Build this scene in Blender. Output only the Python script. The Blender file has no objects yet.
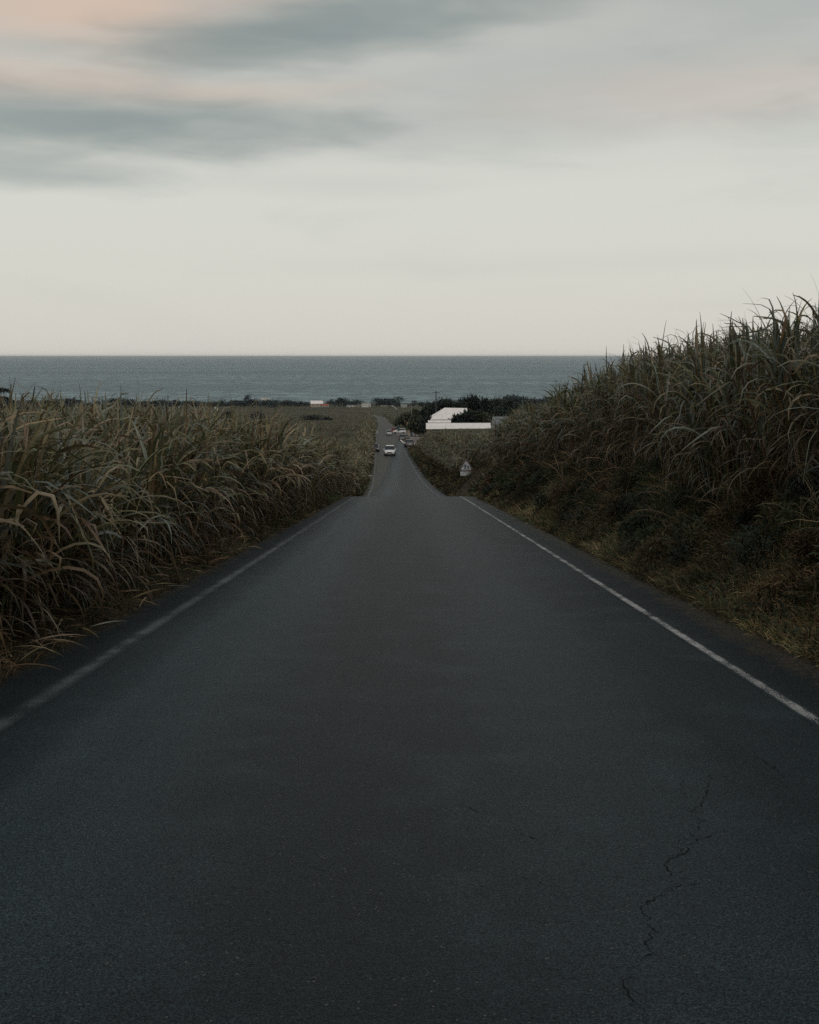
import bpy, bmesh, math, random
import numpy as np
from mathutils import Vector, Matrix

R = math.radians
random.seed(7)
rng = np.random.default_rng(11)
scene = bpy.context.scene
col = scene.collection
F, CX, CY, EYE = 1100.0, 409.5, 354.5, 1.67


def at(px, py, Y):
    return Vector(((px - CX) / F * Y, Y, EYE - (py - CY) / F * Y))


# ------------------------------------------------------------------ helpers
def tag(o, label=None, cat=None, group=None, kind=None):
    if label: o['label'] = label
    if cat: o['category'] = cat
    if group: o['group'] = group
    if kind: o['kind'] = kind
    return o


def hermite(xs, ys):
    xs = np.array(xs, float); ys = np.array(ys, float)
    d = np.diff(ys) / np.diff(xs)
    m = np.zeros(len(xs))
    m[0], m[-1] = d[0], d[-1]
    h = np.diff(xs)
    for i in range(1, len(xs) - 1):
        if d[i - 1] * d[i] > 0:
            w1 = 2 * h[i] + h[i - 1]; w2 = h[i] + 2 * h[i - 1]
            m[i] = (w1 + w2) / (w1 / d[i - 1] + w2 / d[i])

    def f(x):
        x = np.asarray(x, float)
        k = np.clip(np.searchsorted(xs, x) - 1, 0, len(xs) - 2)
        hh = xs[k + 1] - xs[k]
        t = (x - xs[k]) / hh
        tt = np.clip(t, 0, 1)
        r = ((2 * tt**3 - 3 * tt**2 + 1) * ys[k] + (tt**3 - 2 * tt**2 + tt) * hh * m[k]
             + (-2 * tt**3 + 3 * tt**2) * ys[k + 1] + (tt**3 - tt**2) * hh * m[k + 1])
        return r + np.where(t > 1, (t - 1) * hh * m[-1], 0) + np.where(t < 0, t * hh * m[0], 0)
    return f


def vnoise(x, y, seed=0):
    x = np.asarray(x, float); y = np.asarray(y, float)
    xi = np.floor(x).astype(np.int64); yi = np.floor(y).astype(np.int64)
    xf = x - xi; yf = y - yi
    def hsh(a, b):
        n = (a * 374761393 + b * 668265263 + seed * 974634777) & 0x7fffffff
        n = ((n ^ (n >> 13)) * 1274126177) & 0x7fffffff
        return ((n ^ (n >> 16)) & 0xffff) / 65535.0
    u = xf * xf * (3 - 2 * xf); v = yf * yf * (3 - 2 * yf)
    a = hsh(xi, yi); b = hsh(xi + 1, yi); c = hsh(xi, yi + 1); d = hsh(xi + 1, yi + 1)
    return (a * (1 - u) + b * u) * (1 - v) + (c * (1 - u) + d * u) * v


def fbm(x, y, seed=0, oct=3):
    s = 0; a = 1; t = 0
    for k in range(oct):
        s = s + a * vnoise(x * 2**k, y * 2**k, seed + k * 17); t += a; a *= .5
    return s / t


def sstep(x, a, b):
    t = np.clip((np.asarray(x, float) - a) / (b - a), 0, 1)
    return t * t * (3 - 2 * t)


# ------------------------------------------------------------------ lie of the land
DROP = hermite([-120, -60, 0, 20, 40, 52, 56, 60, 65, 70, 76, 83, 95, 121, 167, 212, 250, 284, 330, 450, 610, 900, 1400, 1900, 2000],
               [-9.95, -4.14, 1.67, 3.606, 5.54, 6.70, 7.12, 7.66, 8.5, 9.25, 9.95, 10.5, 11.6, 13.6, 16.0, 17.7, 19.4, 21, 23, 28.8,
                36.3, 48.7, 65.6, 84, 86.6])
ROADX = hermite([-120, 0, 55, 83, 121, 167, 212, 284, 330, 450, 610, 900, 1000, 1100, 1250, 1500, 2000],
                [0.05, 0, -.1, -.5, -1.35, -2.55, -3.8, -5.9, -7.4, -9.8, -14.7, -26.6, -42, -70, -130, -250, -520])
BANKH = hermite([-120, 10, 40, 56, 77, 100, 150, 200, 250, 300, 420, 2000],
                [1.3, 1.35, 1.75, 1.9, 2.3, 2.6, 2.5, 1.5, .8, .3, .2, .2])


def P(Y): return EYE - DROP(Y)


def bank_toe(Y): return 3.5 + 5.2 * sstep(Y, 196, 214) * (1 - sstep(Y, 338, 356))
def bank_w(Y): return 1.75 + 1.75 * sstep(Y, 50, 82)


def ground_z(X, Y):
    X = np.asarray(X, float); Y = np.asarray(Y, float)
    t = X - ROADX(Y)
    z = P(Y)
    left = .10 * sstep(-t, 3.1, 3.6) + .20 * sstep(-t, 3.4, 4.6)
    toe, w = bank_toe(Y), bank_w(Y)
    b = sstep(t, toe, toe + w)
    lump = (fbm(X * 1.1, Y * .8, 5) - .5) * .95 * sstep(t, toe + .1, toe + .8) * (1 - .6 * sstep(t, toe + w, toe + w + 1))
    right = BANKH(Y) * b + lump * np.minimum(1, BANKH(Y)) + .012 * np.maximum(0, np.minimum(t, 60) - toe - w)
    under = np.where((t > -3.12) & (t < 3.4), -.05, 0)
    far = (fbm(X / 90, Y / 90, 9) - .5) * 3 * sstep(Y, 260, 700) * sstep(np.abs(t), 6, 60)
    return z + left + right + under + far


# ------------------------------------------------------------------ mesh building
class Acc:
    def __init__(s): s.v = []; s.f3 = []; s.f = []; s.c = []; s.n = 0
    def add(s, v, f, c):
        s.v.append(v); s.f.append(f + s.n); s.c.append(c); s.n += len(v)
    def build(s, name, mat, parent=None, smooth=False):
        v = np.concatenate(s.v); f = np.concatenate(s.f); c = np.concatenate(s.c)
        return quad_mesh(name, v, f, mat, parent, c, smooth)


def quad_mesh(name, v, f, mat, parent=None, c=None, smooth=False):
    me = bpy.data.meshes.new(name)
    me.vertices.add(len(v)); me.vertices.foreach_set('co', np.ascontiguousarray(v, np.float32).ravel())
    k = f.shape[1]
    me.loops.add(f.size); me.loops.foreach_set('vertex_index', np.ascontiguousarray(f, np.int32).ravel())
    me.polygons.add(len(f)); me.polygons.foreach_set('loop_start', np.arange(0, f.size, k, dtype=np.int32))
    me.update(calc_edges=True)
    if c is not None:
        at_ = me.attributes.new('Col', 'FLOAT_COLOR', 'POINT')
        cc = np.ones((len(v), 4), np.float32); cc[:, :3] = c
        at_.data.foreach_set('color', cc.ravel())
    if smooth: me.polygons.foreach_set('use_smooth', np.ones(len(f), bool))
    me.materials.append(mat)
    o = bpy.data.objects.new(name, me); col.objects.link(o)
    if parent: o.parent = parent
    return o


def blades(acc, P0, az, el, bend, L, W, tw, segs, across, cA, cB, pw=1.3, wp=.75, fold=None, wide=1.0):
    n = len(P0)
    s = np.linspace(0, 1, segs + 1)
    shp = np.tile(s[None, :]**pw, (n, 1))
    if fold is not None:
        tf = np.clip((s[None, :] - fold[:, None]) / .22, 0, 1); tf = tf * tf * (3 - 2 * tf)
        shp = np.where(fold[:, None] > 0, .12 * shp + .88 * tf, shp)
    ang = el[:, None] - bend[:, None] * shp
    am = .5 * (ang[:, 1:] + ang[:, :-1])
    st = (L / segs)[:, None]
    hx = np.concatenate([np.zeros((n, 1)), np.cumsum(np.cos(am) * st, 1)], 1)
    hz = np.concatenate([np.zeros((n, 1)), np.cumsum(np.sin(am) * st, 1)], 1)
    ca, sa = np.cos(az)[:, None], np.sin(az)[:, None]
    pos = np.stack([P0[:, 0:1] + hx * ca, P0[:, 1:2] + hx * sa, P0[:, 2:3] + hz], 2)
    side = np.stack([-sa + 0 * s, ca + 0 * s, 0 * ang], 2)
    tan = np.stack([np.cos(ang) * ca, np.cos(ang) * sa, np.sin(ang)], 2)
    nor = np.cross(tan, side)
    a = tw[:, None] * (s[None, :] + .0)
    wv = side * np.cos(a)[..., None] + nor * np.sin(a)[..., None]
    up = np.cross(tan, wv)
    w = W[:, None] * .5 * (np.minimum(1, .45 + s * 3.5) * np.maximum(0.03, 1 - s)**wp)[None, :]
    wv = wv * w[..., None]
    if across == 1:
        V = np.stack([pos - wv, pos + wv], 2); m = 2
    else:
        V = np.stack([pos - wv, pos + up * (w * .35)[..., None], pos + wv], 2); m = 3
    V = V.reshape(n, -1, 3)
    base = (np.arange(n) * (segs + 1) * m)[:, None, None]
    i = np.arange(segs)[None, :, None]; j = np.arange(m - 1)[None, None, :]
    b0 = base + i * m + j
    Fq = np.stack([b0, b0 + 1, b0 + m + 1, b0 + m], -1).reshape(-1, 4)
    C = cA[:, None, :] * (1 - s[None, :, None]**1.5) + cB[:, None, :] * s[None, :, None]**1.5
    C = np.repeat(C, m, axis=1)
    acc.add(V.reshape(-1, 3), Fq, C.reshape(-1, 3))


def tubes(acc, A, B, ra, rb, cA, sides=4):
    n = len(A)
    d = B - A; d = d / np.linalg.norm(d, axis=1)[:, None]
    ref = np.tile(np.array([[0.31, .95, .05]]), (n, 1))
    u = np.cross(d, ref); u /= np.linalg.norm(u, axis=1)[:, None]
    v = np.cross(d, u)
    th = np.arange(sides) / sides * 2 * math.pi
    ring = u[:, None, :] * np.cos(th)[None, :, None] + v[:, None, :] * np.sin(th)[None, :, None]
    V = np.concatenate([A[:, None] + ring * ra[:, None, None], B[:, None] + ring * rb[:, None, None]], 1)
    base = (np.arange(n) * 2 * sides)[:, None]
    k = np.arange(sides)[None, :]; k2 = (k + 1) % sides
    Fq = np.stack([base + k, base + k2, base + sides + k2, base + sides + k], -1).reshape(-1, 4)
    C = np.repeat(cA[:, None, :], 2 * sides, axis=1).reshape(-1, 3)
    acc.add(V.reshape(-1, 3), Fq, C)


# ------------------------------------------------------------------ materials
class NT:
    def __init__(s, name, vol=False):
        s.m = bpy.data.materials.new(name); s.m.use_nodes = True
        s.t = s.m.node_tree; s.t.nodes.clear()
        s.out = s.t.nodes.new('ShaderNodeOutputMaterial')
    def n(s, typ, **kw):
        nd = s.t.nodes.new(typ)
        for k, v in kw.items(): setattr(nd, k, v)
        return nd
    def l(s, a, b): s.t.links.new(a, b)
    def val(s, sock, v):
        if isinstance(v, bpy.types.NodeSocket): s.l(v, sock)
        else: sock.default_value = v
    def math(s, op, a, b=0.0, c=None, clamp=False):
        nd = s.n('ShaderNodeMath', operation=op); nd.use_clamp = clamp
        s.val(nd.inputs[0], a); s.val(nd.inputs[1], b)
        if c is not None: s.val(nd.inputs[2], c)
        return nd.outputs[0]
    def noise(s, vec, scale, detail=3, rough=.55, dist=0):
        nd = s.n('ShaderNodeTexNoise'); s.l(vec, nd.inputs['Vector'])
        nd.inputs['Scale'].default_value = scale; nd.inputs['Detail'].default_value = detail
        nd.inputs['Roughness'].default_value = rough; nd.inputs['Distortion'].default_value = dist
        return nd.outputs['Fac']
    def ss(s, v, a, b):
        nd = s.n('ShaderNodeMapRange', interpolation_type='SMOOTHSTEP')
        s.val(nd.inputs['Value'], v); s.val(nd.inputs['From Min'], a); s.val(nd.inputs['From Max'], b)
        return nd.outputs['Result']
    def lin(s, v, a, b, c, d):
        nd = s.n('ShaderNodeMapRange'); s.val(nd.inputs['Value'], v)
        for k, q in zip(('From Min', 'From Max', 'To Min', 'To Max'), (a, b, c, d)): nd.inputs[k].default_value = q
        return nd.outputs['Result']
    def mix(s, f, a, b, blend='MIX'):
        nd = s.n('ShaderNodeMix', data_type='RGBA', blend_type=blend)
        s.val(nd.inputs[0], f)
        for k, v in ((6, a), (7, b)):
            if isinstance(v, tuple): nd.inputs[k].default_value = (*v, 1)
            else: s.val(nd.inputs[k], v)
        return nd.outputs[2]
    def coords(s, which='Object'):
        return s.n('ShaderNodeTexCoord').outputs[which]
    def scaled(s, vec, sx, sy, sz):
        nd = s.n('ShaderNodeVectorMath', operation='MULTIPLY'); s.l(vec, nd.inputs[0]); nd.inputs[1].default_value = (sx, sy, sz)
        return nd.outputs[0]
    def bsdf(s, color, rough=.6, spec=.5, metal=0, bump=None, bstr=.3, bdist=.01, **kw):
        b = s.n('ShaderNodeBsdfPrincipled')
        if isinstance(color, tuple): b.inputs['Base Color'].default_value = (*color, 1)
        else: s.l(color, b.inputs['Base Color'])
        s.val(b.inputs['Roughness'], rough); s.val(b.inputs['Specular IOR Level'], spec); b.inputs['Metallic'].default_value = metal
        if bump is not None:
            bn = s.n('ShaderNodeBump'); s.l(bump, bn.inputs['Height'])
            bn.inputs['Strength'].default_value = bstr; bn.inputs['Distance'].default_value = bdist
            s.l(bn.outputs[0], b.inputs['Normal'])
        for k, v in kw.items(): b.inputs[k].default_value = v
        return b
    def fin(s, b): s.l(b.outputs[0], s.out.inputs['Surface']); return s.m


def simple(name, color, rough=.6, spec=.5, metal=0, var=.15, scale=4, bstr=.2):
    t = NT(name); c = t.coords()
    nz = t.noise(c, scale, 4)
    dark = tuple(x * (1 - var) for x in color); lite = tuple(min(1, x * (1 + var)) for x in color)
    return t.fin(t.bsdf(t.mix(t.ss(nz, .3, .7), dark, lite), rough, spec, metal, bump=nz, bstr=bstr))


def leaf_mat(name, rough=.5, spec=.4, trans=.25):
    t = NT(name)
    a = t.n('ShaderNodeAttribute', attribute_name='Col')
    c = t.coords()
    nz = t.noise(c, 9, 3)
    cc = t.mix(t.ss(nz, .3, .7), t.mix(1.0, a.outputs['Color'], (.72, .72, .72), 'MULTIPLY'), a.outputs['Color'])
    b = t.bsdf(cc, rough, spec)
    tr = t.n('ShaderNodeBsdfTranslucent'); t.l(cc, tr.inputs['Color'])
    mx = t.n('ShaderNodeMixShader'); mx.inputs[0].default_value = trans
    t.l(b.outputs[0], mx.inputs[1]); t.l(tr.outputs[0], mx.inputs[2])
    return t.fin(mx)


def asphalt_color(t):
    c = t.coords()
    sep = t.n('ShaderNodeSeparateXYZ'); t.l(c, sep.inputs[0]); x = sep.outputs[0]
    wob = t.math('MULTIPLY', t.math('SUBTRACT', t.noise(c, .35, 3), .5), .5)
    xx = t.math('ADD', x, wob)
    agg = t.noise(c, 120, 2, .7)
    agg2 = t.noise(c, 60, 3, .6)
    big = t.noise(t.scaled(c, 1, .12, 1), .9, 4, .6)
    blot = t.noise(c, 1.7, 5, .6)
    base = t.mix(t.ss(big, .3, .75), (.0080, .0138, .0162), (.0150, .0235, .0272))
    base = t.mix(t.ss(blot, .45, .75), base, (.021, .032, .036))
    # polished, stained band on the left lane with a scalloped outer edge
    scal = t.math('MULTIPLY', t.math('SUBTRACT', t.noise(t.scaled(c, 1.0, 2.2, 1), 1.6, 4, .7), .5), .38)
    e0 = t.math('ADD', xx, scal)
    band = t.math('MULTIPLY', t.ss(xx, -2.75, -1.85), t.math('SUBTRACT', 1.0, t.ss(xx, -1.6, -.75)))
    base = t.mix(t.math('MULTIPLY', band, .55), base, (.036, .054, .060))
    strk = t.math('MULTIPLY', t.ss(e0, -2.14, -2.02), t.math('SUBTRACT', 1.0, t.ss(e0, -1.98, -1.72)))
    base = t.mix(t.math('MULTIPLY', strk, .32), base, (.044, .062, .068))
    bandR = t.math('MULTIPLY', t.ss(xx, .2, .9), t.math('SUBTRACT', 1.0, t.ss(xx, 1.3, 2.0)))
    base = t.mix(t.math('MULTIPLY', bandR, .45), base, (.027, .040, .044))
    dk = t.math('MULTIPLY', t.ss(xx, -1.0, -.5), t.math('SUBTRACT', 1.0, t.ss(xx, -.3, .3)))
    base = t.mix(t.math('MULTIPLY', dk, .55), base, (.0080, .0135, .0160))
    # little-worn shoulders, with shade from the roadside cane painted into the colour
    sh = t.ss(t.math('ABSOLUTE', xx), 2.62, 2.85)
    base = t.mix(t.math('MULTIPLY', sh, .55), base, (.0075, .0115, .0130))
    # aggregate
    base = t.mix(t.math('MULTIPLY', t.ss(agg, .38, .64), 1.0), t.mix(1.0, base, (.35, .35, .35), 'MULTIPLY'), t.mix(1.0, base, (1.7, 1.7, 1.7), 'MULTIPLY'))
    base = t.mix(t.ss(agg2, .35, .7), t.mix(1.0, base, (.75, .75, .75), 'MULTIPLY'), t.mix(1.0, base, (1.12, 1.12, 1.1), 'MULTIPLY'))
    vor = t.n('ShaderNodeTexVoronoi'); t.l(c, vor.inputs['Vector']); vor.inputs['Scale'].default_value = 38
    spk = t.math('MULTIPLY', t.math('LESS_THAN', vor.outputs['Distance'], .17), t.math('GREATER_THAN', t.noise(c, 21, 1), .60))
    base = t.mix(spk, base, (.085, .085, .078))
    vor2 = t.n('ShaderNodeTexVoronoi'); t.l(c, vor2.inputs['Vector']); vor2.inputs['Scale'].default_value = 11
    spk2 = t.math('MULTIPLY', t.math('LESS_THAN', vor2.outputs['Distance'], .07), t.math('GREATER_THAN', t.noise(c, 5, 1), .60))
    base = t.mix(spk2, base, (.060, .060, .055))
    dirt = t.math('MULTIPLY', t.ss(t.math('ADD', t.math('ABSOLUTE', x), t.math('MULTIPLY', t.math('SUBTRACT', t.noise(c, 3.2, 5, .7), .5), .9)), 2.95, 3.25), t.ss(t.noise(c, 30, 3, .7), .35, .6))
    base = t.mix(dirt, base, (.050, .040, .026))
    h = t.math('ADD', t.math('MULTIPLY', agg, .6), t.math('MULTIPLY', agg2, .6))
    return base, h, c


def mk_asphalt():
    t = NT('asphalt'); base, h, c = asphalt_color(t)
    return t.fin(t.bsdf(base, .56, .13, bump=h, bstr=.5, bdist=.008))


def mk_paint(name, tone, wear, soft):
    t = NT(name); base, h, c = asphalt_color(t)
    uv = t.n('ShaderNodeUVMap', uv_map='UVMap')
    su = t.n('ShaderNodeSeparateXYZ'); t.l(uv.outputs[0], su.inputs[0])
    e = t.math('ABSOLUTE', t.math('SUBTRACT', su.outputs[0], .5))
    nz = t.noise(c, 75, 4, .8); n2 = t.noise(c, 2.2, 3, .6)
    n3 = t.noise(t.scaled(c, 1, .25, 1), .9, 2)
    edge = t.math('SUBTRACT', .29, t.math('ADD', e, t.math('MULTIPLY', t.math('SUBTRACT', nz, .5), .95)))
    m = t.ss(edge, -.5 * soft, .5 * soft)
    worn = t.ss(t.math('ADD', t.math('MULTIPLY', nz, .7), t.math('MULTIPLY', n2, .3)), wear - .03, wear + .035)
    m = t.math('MULTIPLY', m, worn)
    m = t.math('MULTIPLY', m, t.lin(n3, .3, .7, .65, 1))
    cc = t.mix(m, base, tone)
    return t.fin(t.bsdf(cc, .58, .15, bump=h, bstr=.5, bdist=.008))


def mk_soil():
    t = NT('soil'); c = t.coords()
    sep = t.n('ShaderNodeSeparateXYZ'); t.l(c, sep.inputs[0])
    near = t.mix(t.ss(t.noise(c, 6, 5, .7), .35, .7), (.016, .013, .009), (.075, .055, .032))
    near = t.mix(t.math('MULTIPLY', t.ss(t.noise(c, 1.1, 3), .5, .7), .5), near, (.028, .032, .013))
    far = t.mix(t.ss(t.noise(t.scaled(c, .3, 1, 1), .03, 5, .7), .35, .65), (.050, .048, .024), (.085, .066, .036))
    far = t.mix(t.ss(t.noise(c, .35, 4, .7), .3, .75), t.mix(1.0, far, (.55, .58, .5), 'MULTIPLY'), far)
    cc = t.mix(t.ss(sep.outputs[1], 150, 320), near, far)
    return t.fin(t.bsdf(cc, .95, .15, bump=t.noise(c, 14, 5, .7), bstr=.8, bdist=.04))


def mk_canopy():
    t = NT('field_canopy'); c = t.coords()
    s1 = t.noise(t.scaled(c, .35, 1, 1), .02, 4, .6)
    s2 = t.noise(c, .5, 5, .75)
    s3 = t.noise(t.scaled(c, 1, .5, 1), 2.5, 3, .7)
    a = t.mix(t.ss(s1, .35, .65), (.058, .060, .030), (.105, .090, .048))
    a = t.mix(t.ss(s2, .32, .7), t.mix(1.0, a, (.45, .48, .42), 'MULTIPLY'), a)
    a = t.mix(t.ss(s3, .3, .7), t.mix(1.0, a, (.6, .6, .6), 'MULTIPLY'), t.mix(1.0, a, (1.25, 1.2, 1.1), 'MULTIPLY'))
    return t.fin(t.bsdf(a, .9, .2, bump=s2, bstr=1, bdist=.8))


def mk_sea():
    t = NT('sea_water'); c = t.coords()
    w1 = t.noise(t.scaled(c, 1, .6, 1), .022, 6, .75)
    w2 = t.noise(t.scaled(c, 1, .7, 1), .06, 5, .7)
    w3 = t.noise(t.scaled(c, .25, 1, 1), .0012, 4, .6)
    cc = t.mix(t.ss(w1, .42, .60), (.020, .060, .078), (.19, .27, .28))
    cc = t.mix(t.math('MULTIPLY', t.ss(w3, .40, .60), .6), cc, (.030, .080, .100))
    foam = t.ss(w2, .66, .73)
    cc = t.mix(t.math('MULTIPLY', foam, .35), cc, (.30, .34, .34))
    b = t.bsdf(cc, t.lin(w1, .3, .7, .42, .6), .30)
    bn = t.n('ShaderNodeBump'); t.l(w2, bn.inputs['Height']); bn.inputs['Strength'].default_value = .6; bn.inputs['Distance'].default_value = 1.2
    t.l(bn.outputs[0], b.inputs['Normal'])
    return t.fin(b)


M = dict(
    asphalt=mk_asphalt(),
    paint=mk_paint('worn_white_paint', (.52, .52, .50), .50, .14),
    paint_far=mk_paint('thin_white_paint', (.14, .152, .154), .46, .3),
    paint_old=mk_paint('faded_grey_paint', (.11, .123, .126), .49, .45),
    soil=mk_soil(), canopy=mk_canopy(), sea=mk_sea(),
    cane=leaf_mat('cane_leaf', .42, .45, .22),
    grass=leaf_mat('bank_grass', .7, .2, .15),
    crown=leaf_mat('tree_leaf', .7, .2, .1),
    bark=simple('bark', (.09, .07, .055), .9, .2, bstr=.6, scale=8),
    crack=simple('crack_dark', (.006, .007, .008), .95, .1, scale=30),
    white=simple('white_roof', (.82, .755, .71), .6, .3, var=.10, scale=1.6),
    wall=simple('render_wall', (.70, .66, .60), .8, .2, var=.1, scale=1.5),
    dull=simple('dull_white', (.27, .27, .26), .8, .2),
    wallb=simple('tan_wall', (.45, .36, .28), .8, .2, var=.1, scale=1.5),
    red=simple('red_tile', (.32, .09, .055), .8, .2, scale=2),
    grey=simple('grey_sheet', (.15, .16, .16), .55, .4, scale=1.2),
    concrete=simple('concrete', (.30, .29, .27), .9, .2, scale=5),
    gravel=simple('pale_gravel', (.17, .15, .14), .95, .15, var=.4, scale=1.2),
    glass=simple('dark_glass', (.02, .025, .03), .1, .8, var=.05),
    tyre=simple('rubber', (.015, .015, .016), .85, .3),
    rim=simple('rim', (.4, .4, .42), .35, .5, metal=.8),
    carwhite=simple('white_paint_car', (.80, .79, .76), .25, .6, var=.03),
    carsilver=simple('silver_paint_car', (.55, .60, .58), .3, .6, var=.03),
    cargrey=simple('grey_paint_car', (.15, .145, .14), .3, .6, var=.03),
    carred=simple('red_paint_car', (.35, .07, .06), .3, .6, var=.03),
    lampglass=simple('lamp_glass', (.75, .75, .72), .15, .7),
    redglass=simple('tail_glass', (.35, .02, .02), .2, .6),
    metal=simple('galvanised', (.33, .35, .36), .45, .5, metal=.6),
    darkmetal=simple('dark_pole', (.06, .065, .07), .6, .4),
    wood=simple('weathered_wood', (.22, .18, .13), .9, .2),
    signwhite=simple('sign_white', (.56, .58, .58), .6, .3, var=.25, scale=5),
    signred=simple('sign_red', (.15, .10, .095), .6, .3, var=.25, scale=5),
    signblack=simple('sign_black', (.02, .03, .045), .6, .3),
    teal=simple('teal_sign', (.03, .09, .10), .5, .4),
)

# ------------------------------------------------------------------ setting: ground, road, sea
def side_pts():
    a = [3.1, 3.25, 3.4, 3.55, 3.7, 3.9, 4.1, 4.3, 4.5, 4.8, 5.1, 5.4, 5.8, 6.3, 7, 8, 9, 10, 12, 15, 20, 28, 40, 60, 90, 130, 190, 270, 380, 520, 700,
         950, 1300, 1800, 2600, 4000]
    return a
ts = np.array([-x for x in side_pts()][::-1] + [-1.5, 0, 1.5] + side_pts())
ys = np.concatenate([np.arange(-60, 5, 3), np.arange(5, 60, .45), np.arange(60, 100, 1), np.arange(100, 360, 4), np.arange(360, 900, 15), np.arange(900, 2001, 50)])
TT, YY = np.meshgrid(ts, ys)
XX = TT + ROADX(YY)
ZZ = ground_z(XX, YY)
n_r, n_c = TT.shape
idx = np.arange(n_r * n_c).reshape(n_r, n_c)
GF = np.stack([idx[:-1, :-1], idx[:-1, 1:], idx[1:, 1:], idx[1:, :-1]], -1).reshape(-1, 4)
g = quad_mesh('ground', np.stack([XX, YY, ZZ], -1).reshape(-1, 3), GF, M['soil'], smooth=True)
tag(g, 'brown sloping ground falling away to the coast', 'ground', kind='structure')


def strip(name, tfun, ys, dz, mat, parent=None, uv=False, crown=True):
    """tfun(Y) -> list of lateral offsets; builds a sheet following the road"""
    V = []; nlat = None
    for y in ys:
        tl = tfun(y); nlat = len(tl)
        for t in tl:
            V.append((t + float(ROADX(y)), y, float(P(y)) - (.012 * (t / 3.1)**2 if crown else 0) + dz))
    V = np.array(V); n = len(ys)
    idx = np.arange(n * nlat).reshape(n, nlat)
    Fq = np.stack([idx[:-1, :-1], idx[:-1, 1:], idx[1:, 1:], idx[1:, :-1]], -1).reshape(-1, 4)
    o = quad_mesh(name, V, Fq, mat, parent, smooth=True)
    if uv:
        l = o.data.uv_layers.new(name='UVMap')
        li = np.zeros(len(o.data.loops), np.int32); o.data.loops.foreach_get('vertex_index', li)
        U = np.stack([(li % nlat) / (nlat - 1), ys[(li // nlat)]], -1)
        l.data.foreach_set('uv', U.astype(np.float32).ravel())
    return o


ry = np.concatenate([np.arange(-60, 0, 2), np.arange(0, 100, .5), np.arange(100, 400, 3), np.arange(400, 1260, 8)])
def road_lat(y):
    j = .16 * (vnoise(y * .9, 3.3, 4) - .5) + .09 * (vnoise(y * 5, 1.3, 6) - .5)
    k = .14 * (vnoise(y * .9, 9.3, 8) - .5) + .09 * (vnoise(y * 5, 7.3, 2) - .5)
    return [-3.13 + float(j), -2.74, -2.72, -2.52, -2.5, -2, -1.2, -1.1, -.15, -.05, 1, 2, 2.55, 2.57, 2.585, 2.735, 2.75, 3.38 + float(k)]
road = strip('road', road_lat, ry, 0, M['asphalt'])
tag(road, 'dark worn asphalt road running downhill towards the sea', 'road', kind='structure')
ly = ry[(ry > -40) & (ry < 206)]
strip('edge_line', lambda y: [2.585, 2.735], ly[ly < 64], .0015, M['paint'], road, uv=True)
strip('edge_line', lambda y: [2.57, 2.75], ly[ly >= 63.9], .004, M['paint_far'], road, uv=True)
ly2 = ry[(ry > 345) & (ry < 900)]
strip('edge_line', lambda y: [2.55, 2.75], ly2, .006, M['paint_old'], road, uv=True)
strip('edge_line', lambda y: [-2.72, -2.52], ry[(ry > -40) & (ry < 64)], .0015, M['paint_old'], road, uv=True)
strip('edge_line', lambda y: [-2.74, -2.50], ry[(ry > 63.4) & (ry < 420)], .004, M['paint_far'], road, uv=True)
for t0 in (-1.15, -.1):   # pale wheel traces on the lower stretch
    strip('wheel_trace', lambda y, t0=t0: [t0 - .05, t0 + .05], ry[(ry > 84) & (ry < 175)], .004, M['paint_old'], road, uv=True)

# dotted marks across the road
bm = bmesh.new()
def road_quad(bm, t0, t1, y0, y1, dz):
    c = []
    for t, y in ((t0, y0), (t1, y0), (t1, y1), (t0, y1)):
        c.append(bm.verts.new((t + float(ROADX(y)), y, float(P(y)) - .012 * (t / 3.1)**2 + dz)))
    bm.faces.new(c)
def bm_obj(name, bm, mat, parent=None, loc=None, smooth=False):
    me = bpy.data.meshes.new(name); bmesh.ops.recalc_face_normals(bm, faces=bm.faces)
    bm.to_mesh(me); bm.free(); me.materials.append(mat)
    if smooth:
        for p in me.polygons: p.use_smooth = True
    o = bpy.data.objects.new(name, me); col.objects.link(o)
    if parent: o.parent = parent
    if loc is not None: o.location = loc
    return o
for k in range(9):
    road_quad(bm, -2.3 + k * .52, -2.3 + k * .52 + .3, 281, 283, .008)
for k in range(3):
    road_quad(bm, -2.5 + k * .6, -2.5 + k * .6 + .35, 322, 325, .008)
bm_obj('crossing_mark', bm, simple('old_mark', (.16, .17, .17), .8, .2), road)

# cracks, traced on the road surface
def gp(px, py):
    """point of the near road plane seen at a pixel of the photograph (the plane z = -.0968 Y)"""
    Y = EYE / ((py - CY) / F - .0968)
    return ((px - CX) / F * Y, Y)
cr = [
    [(712, 770), (703, 800), (690, 812), (704, 818), (690, 835), (672, 843), (686, 847), (668, 856)],
    [(718, 830), (700, 836), (684, 850), (664, 862), (672, 872), (660, 876)],
    [(700, 880), (676, 884), (652, 898), (640, 905), (648, 916), (655, 930), (646, 938), (652, 950), (642, 958), (630, 968), (625, 985), (638, 1000), (650, 1023)],
    [(508, 822), (520, 830), (532, 836), (544, 843)],
    [(462, 800), (470, 806), (478, 812)],
    [(520, 873), (534, 878), (548, 884), (562, 890), (570, 898)],
    [(760, 755), (775, 765), (783, 776)],
    [(684, 775), (680, 788), (686, 796)],
    [(800, 884), (812, 888), (819, 886)],
    [(590, 905), (610, 908), (632, 903), (640, 905)],
]
acc = Acc()
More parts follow.
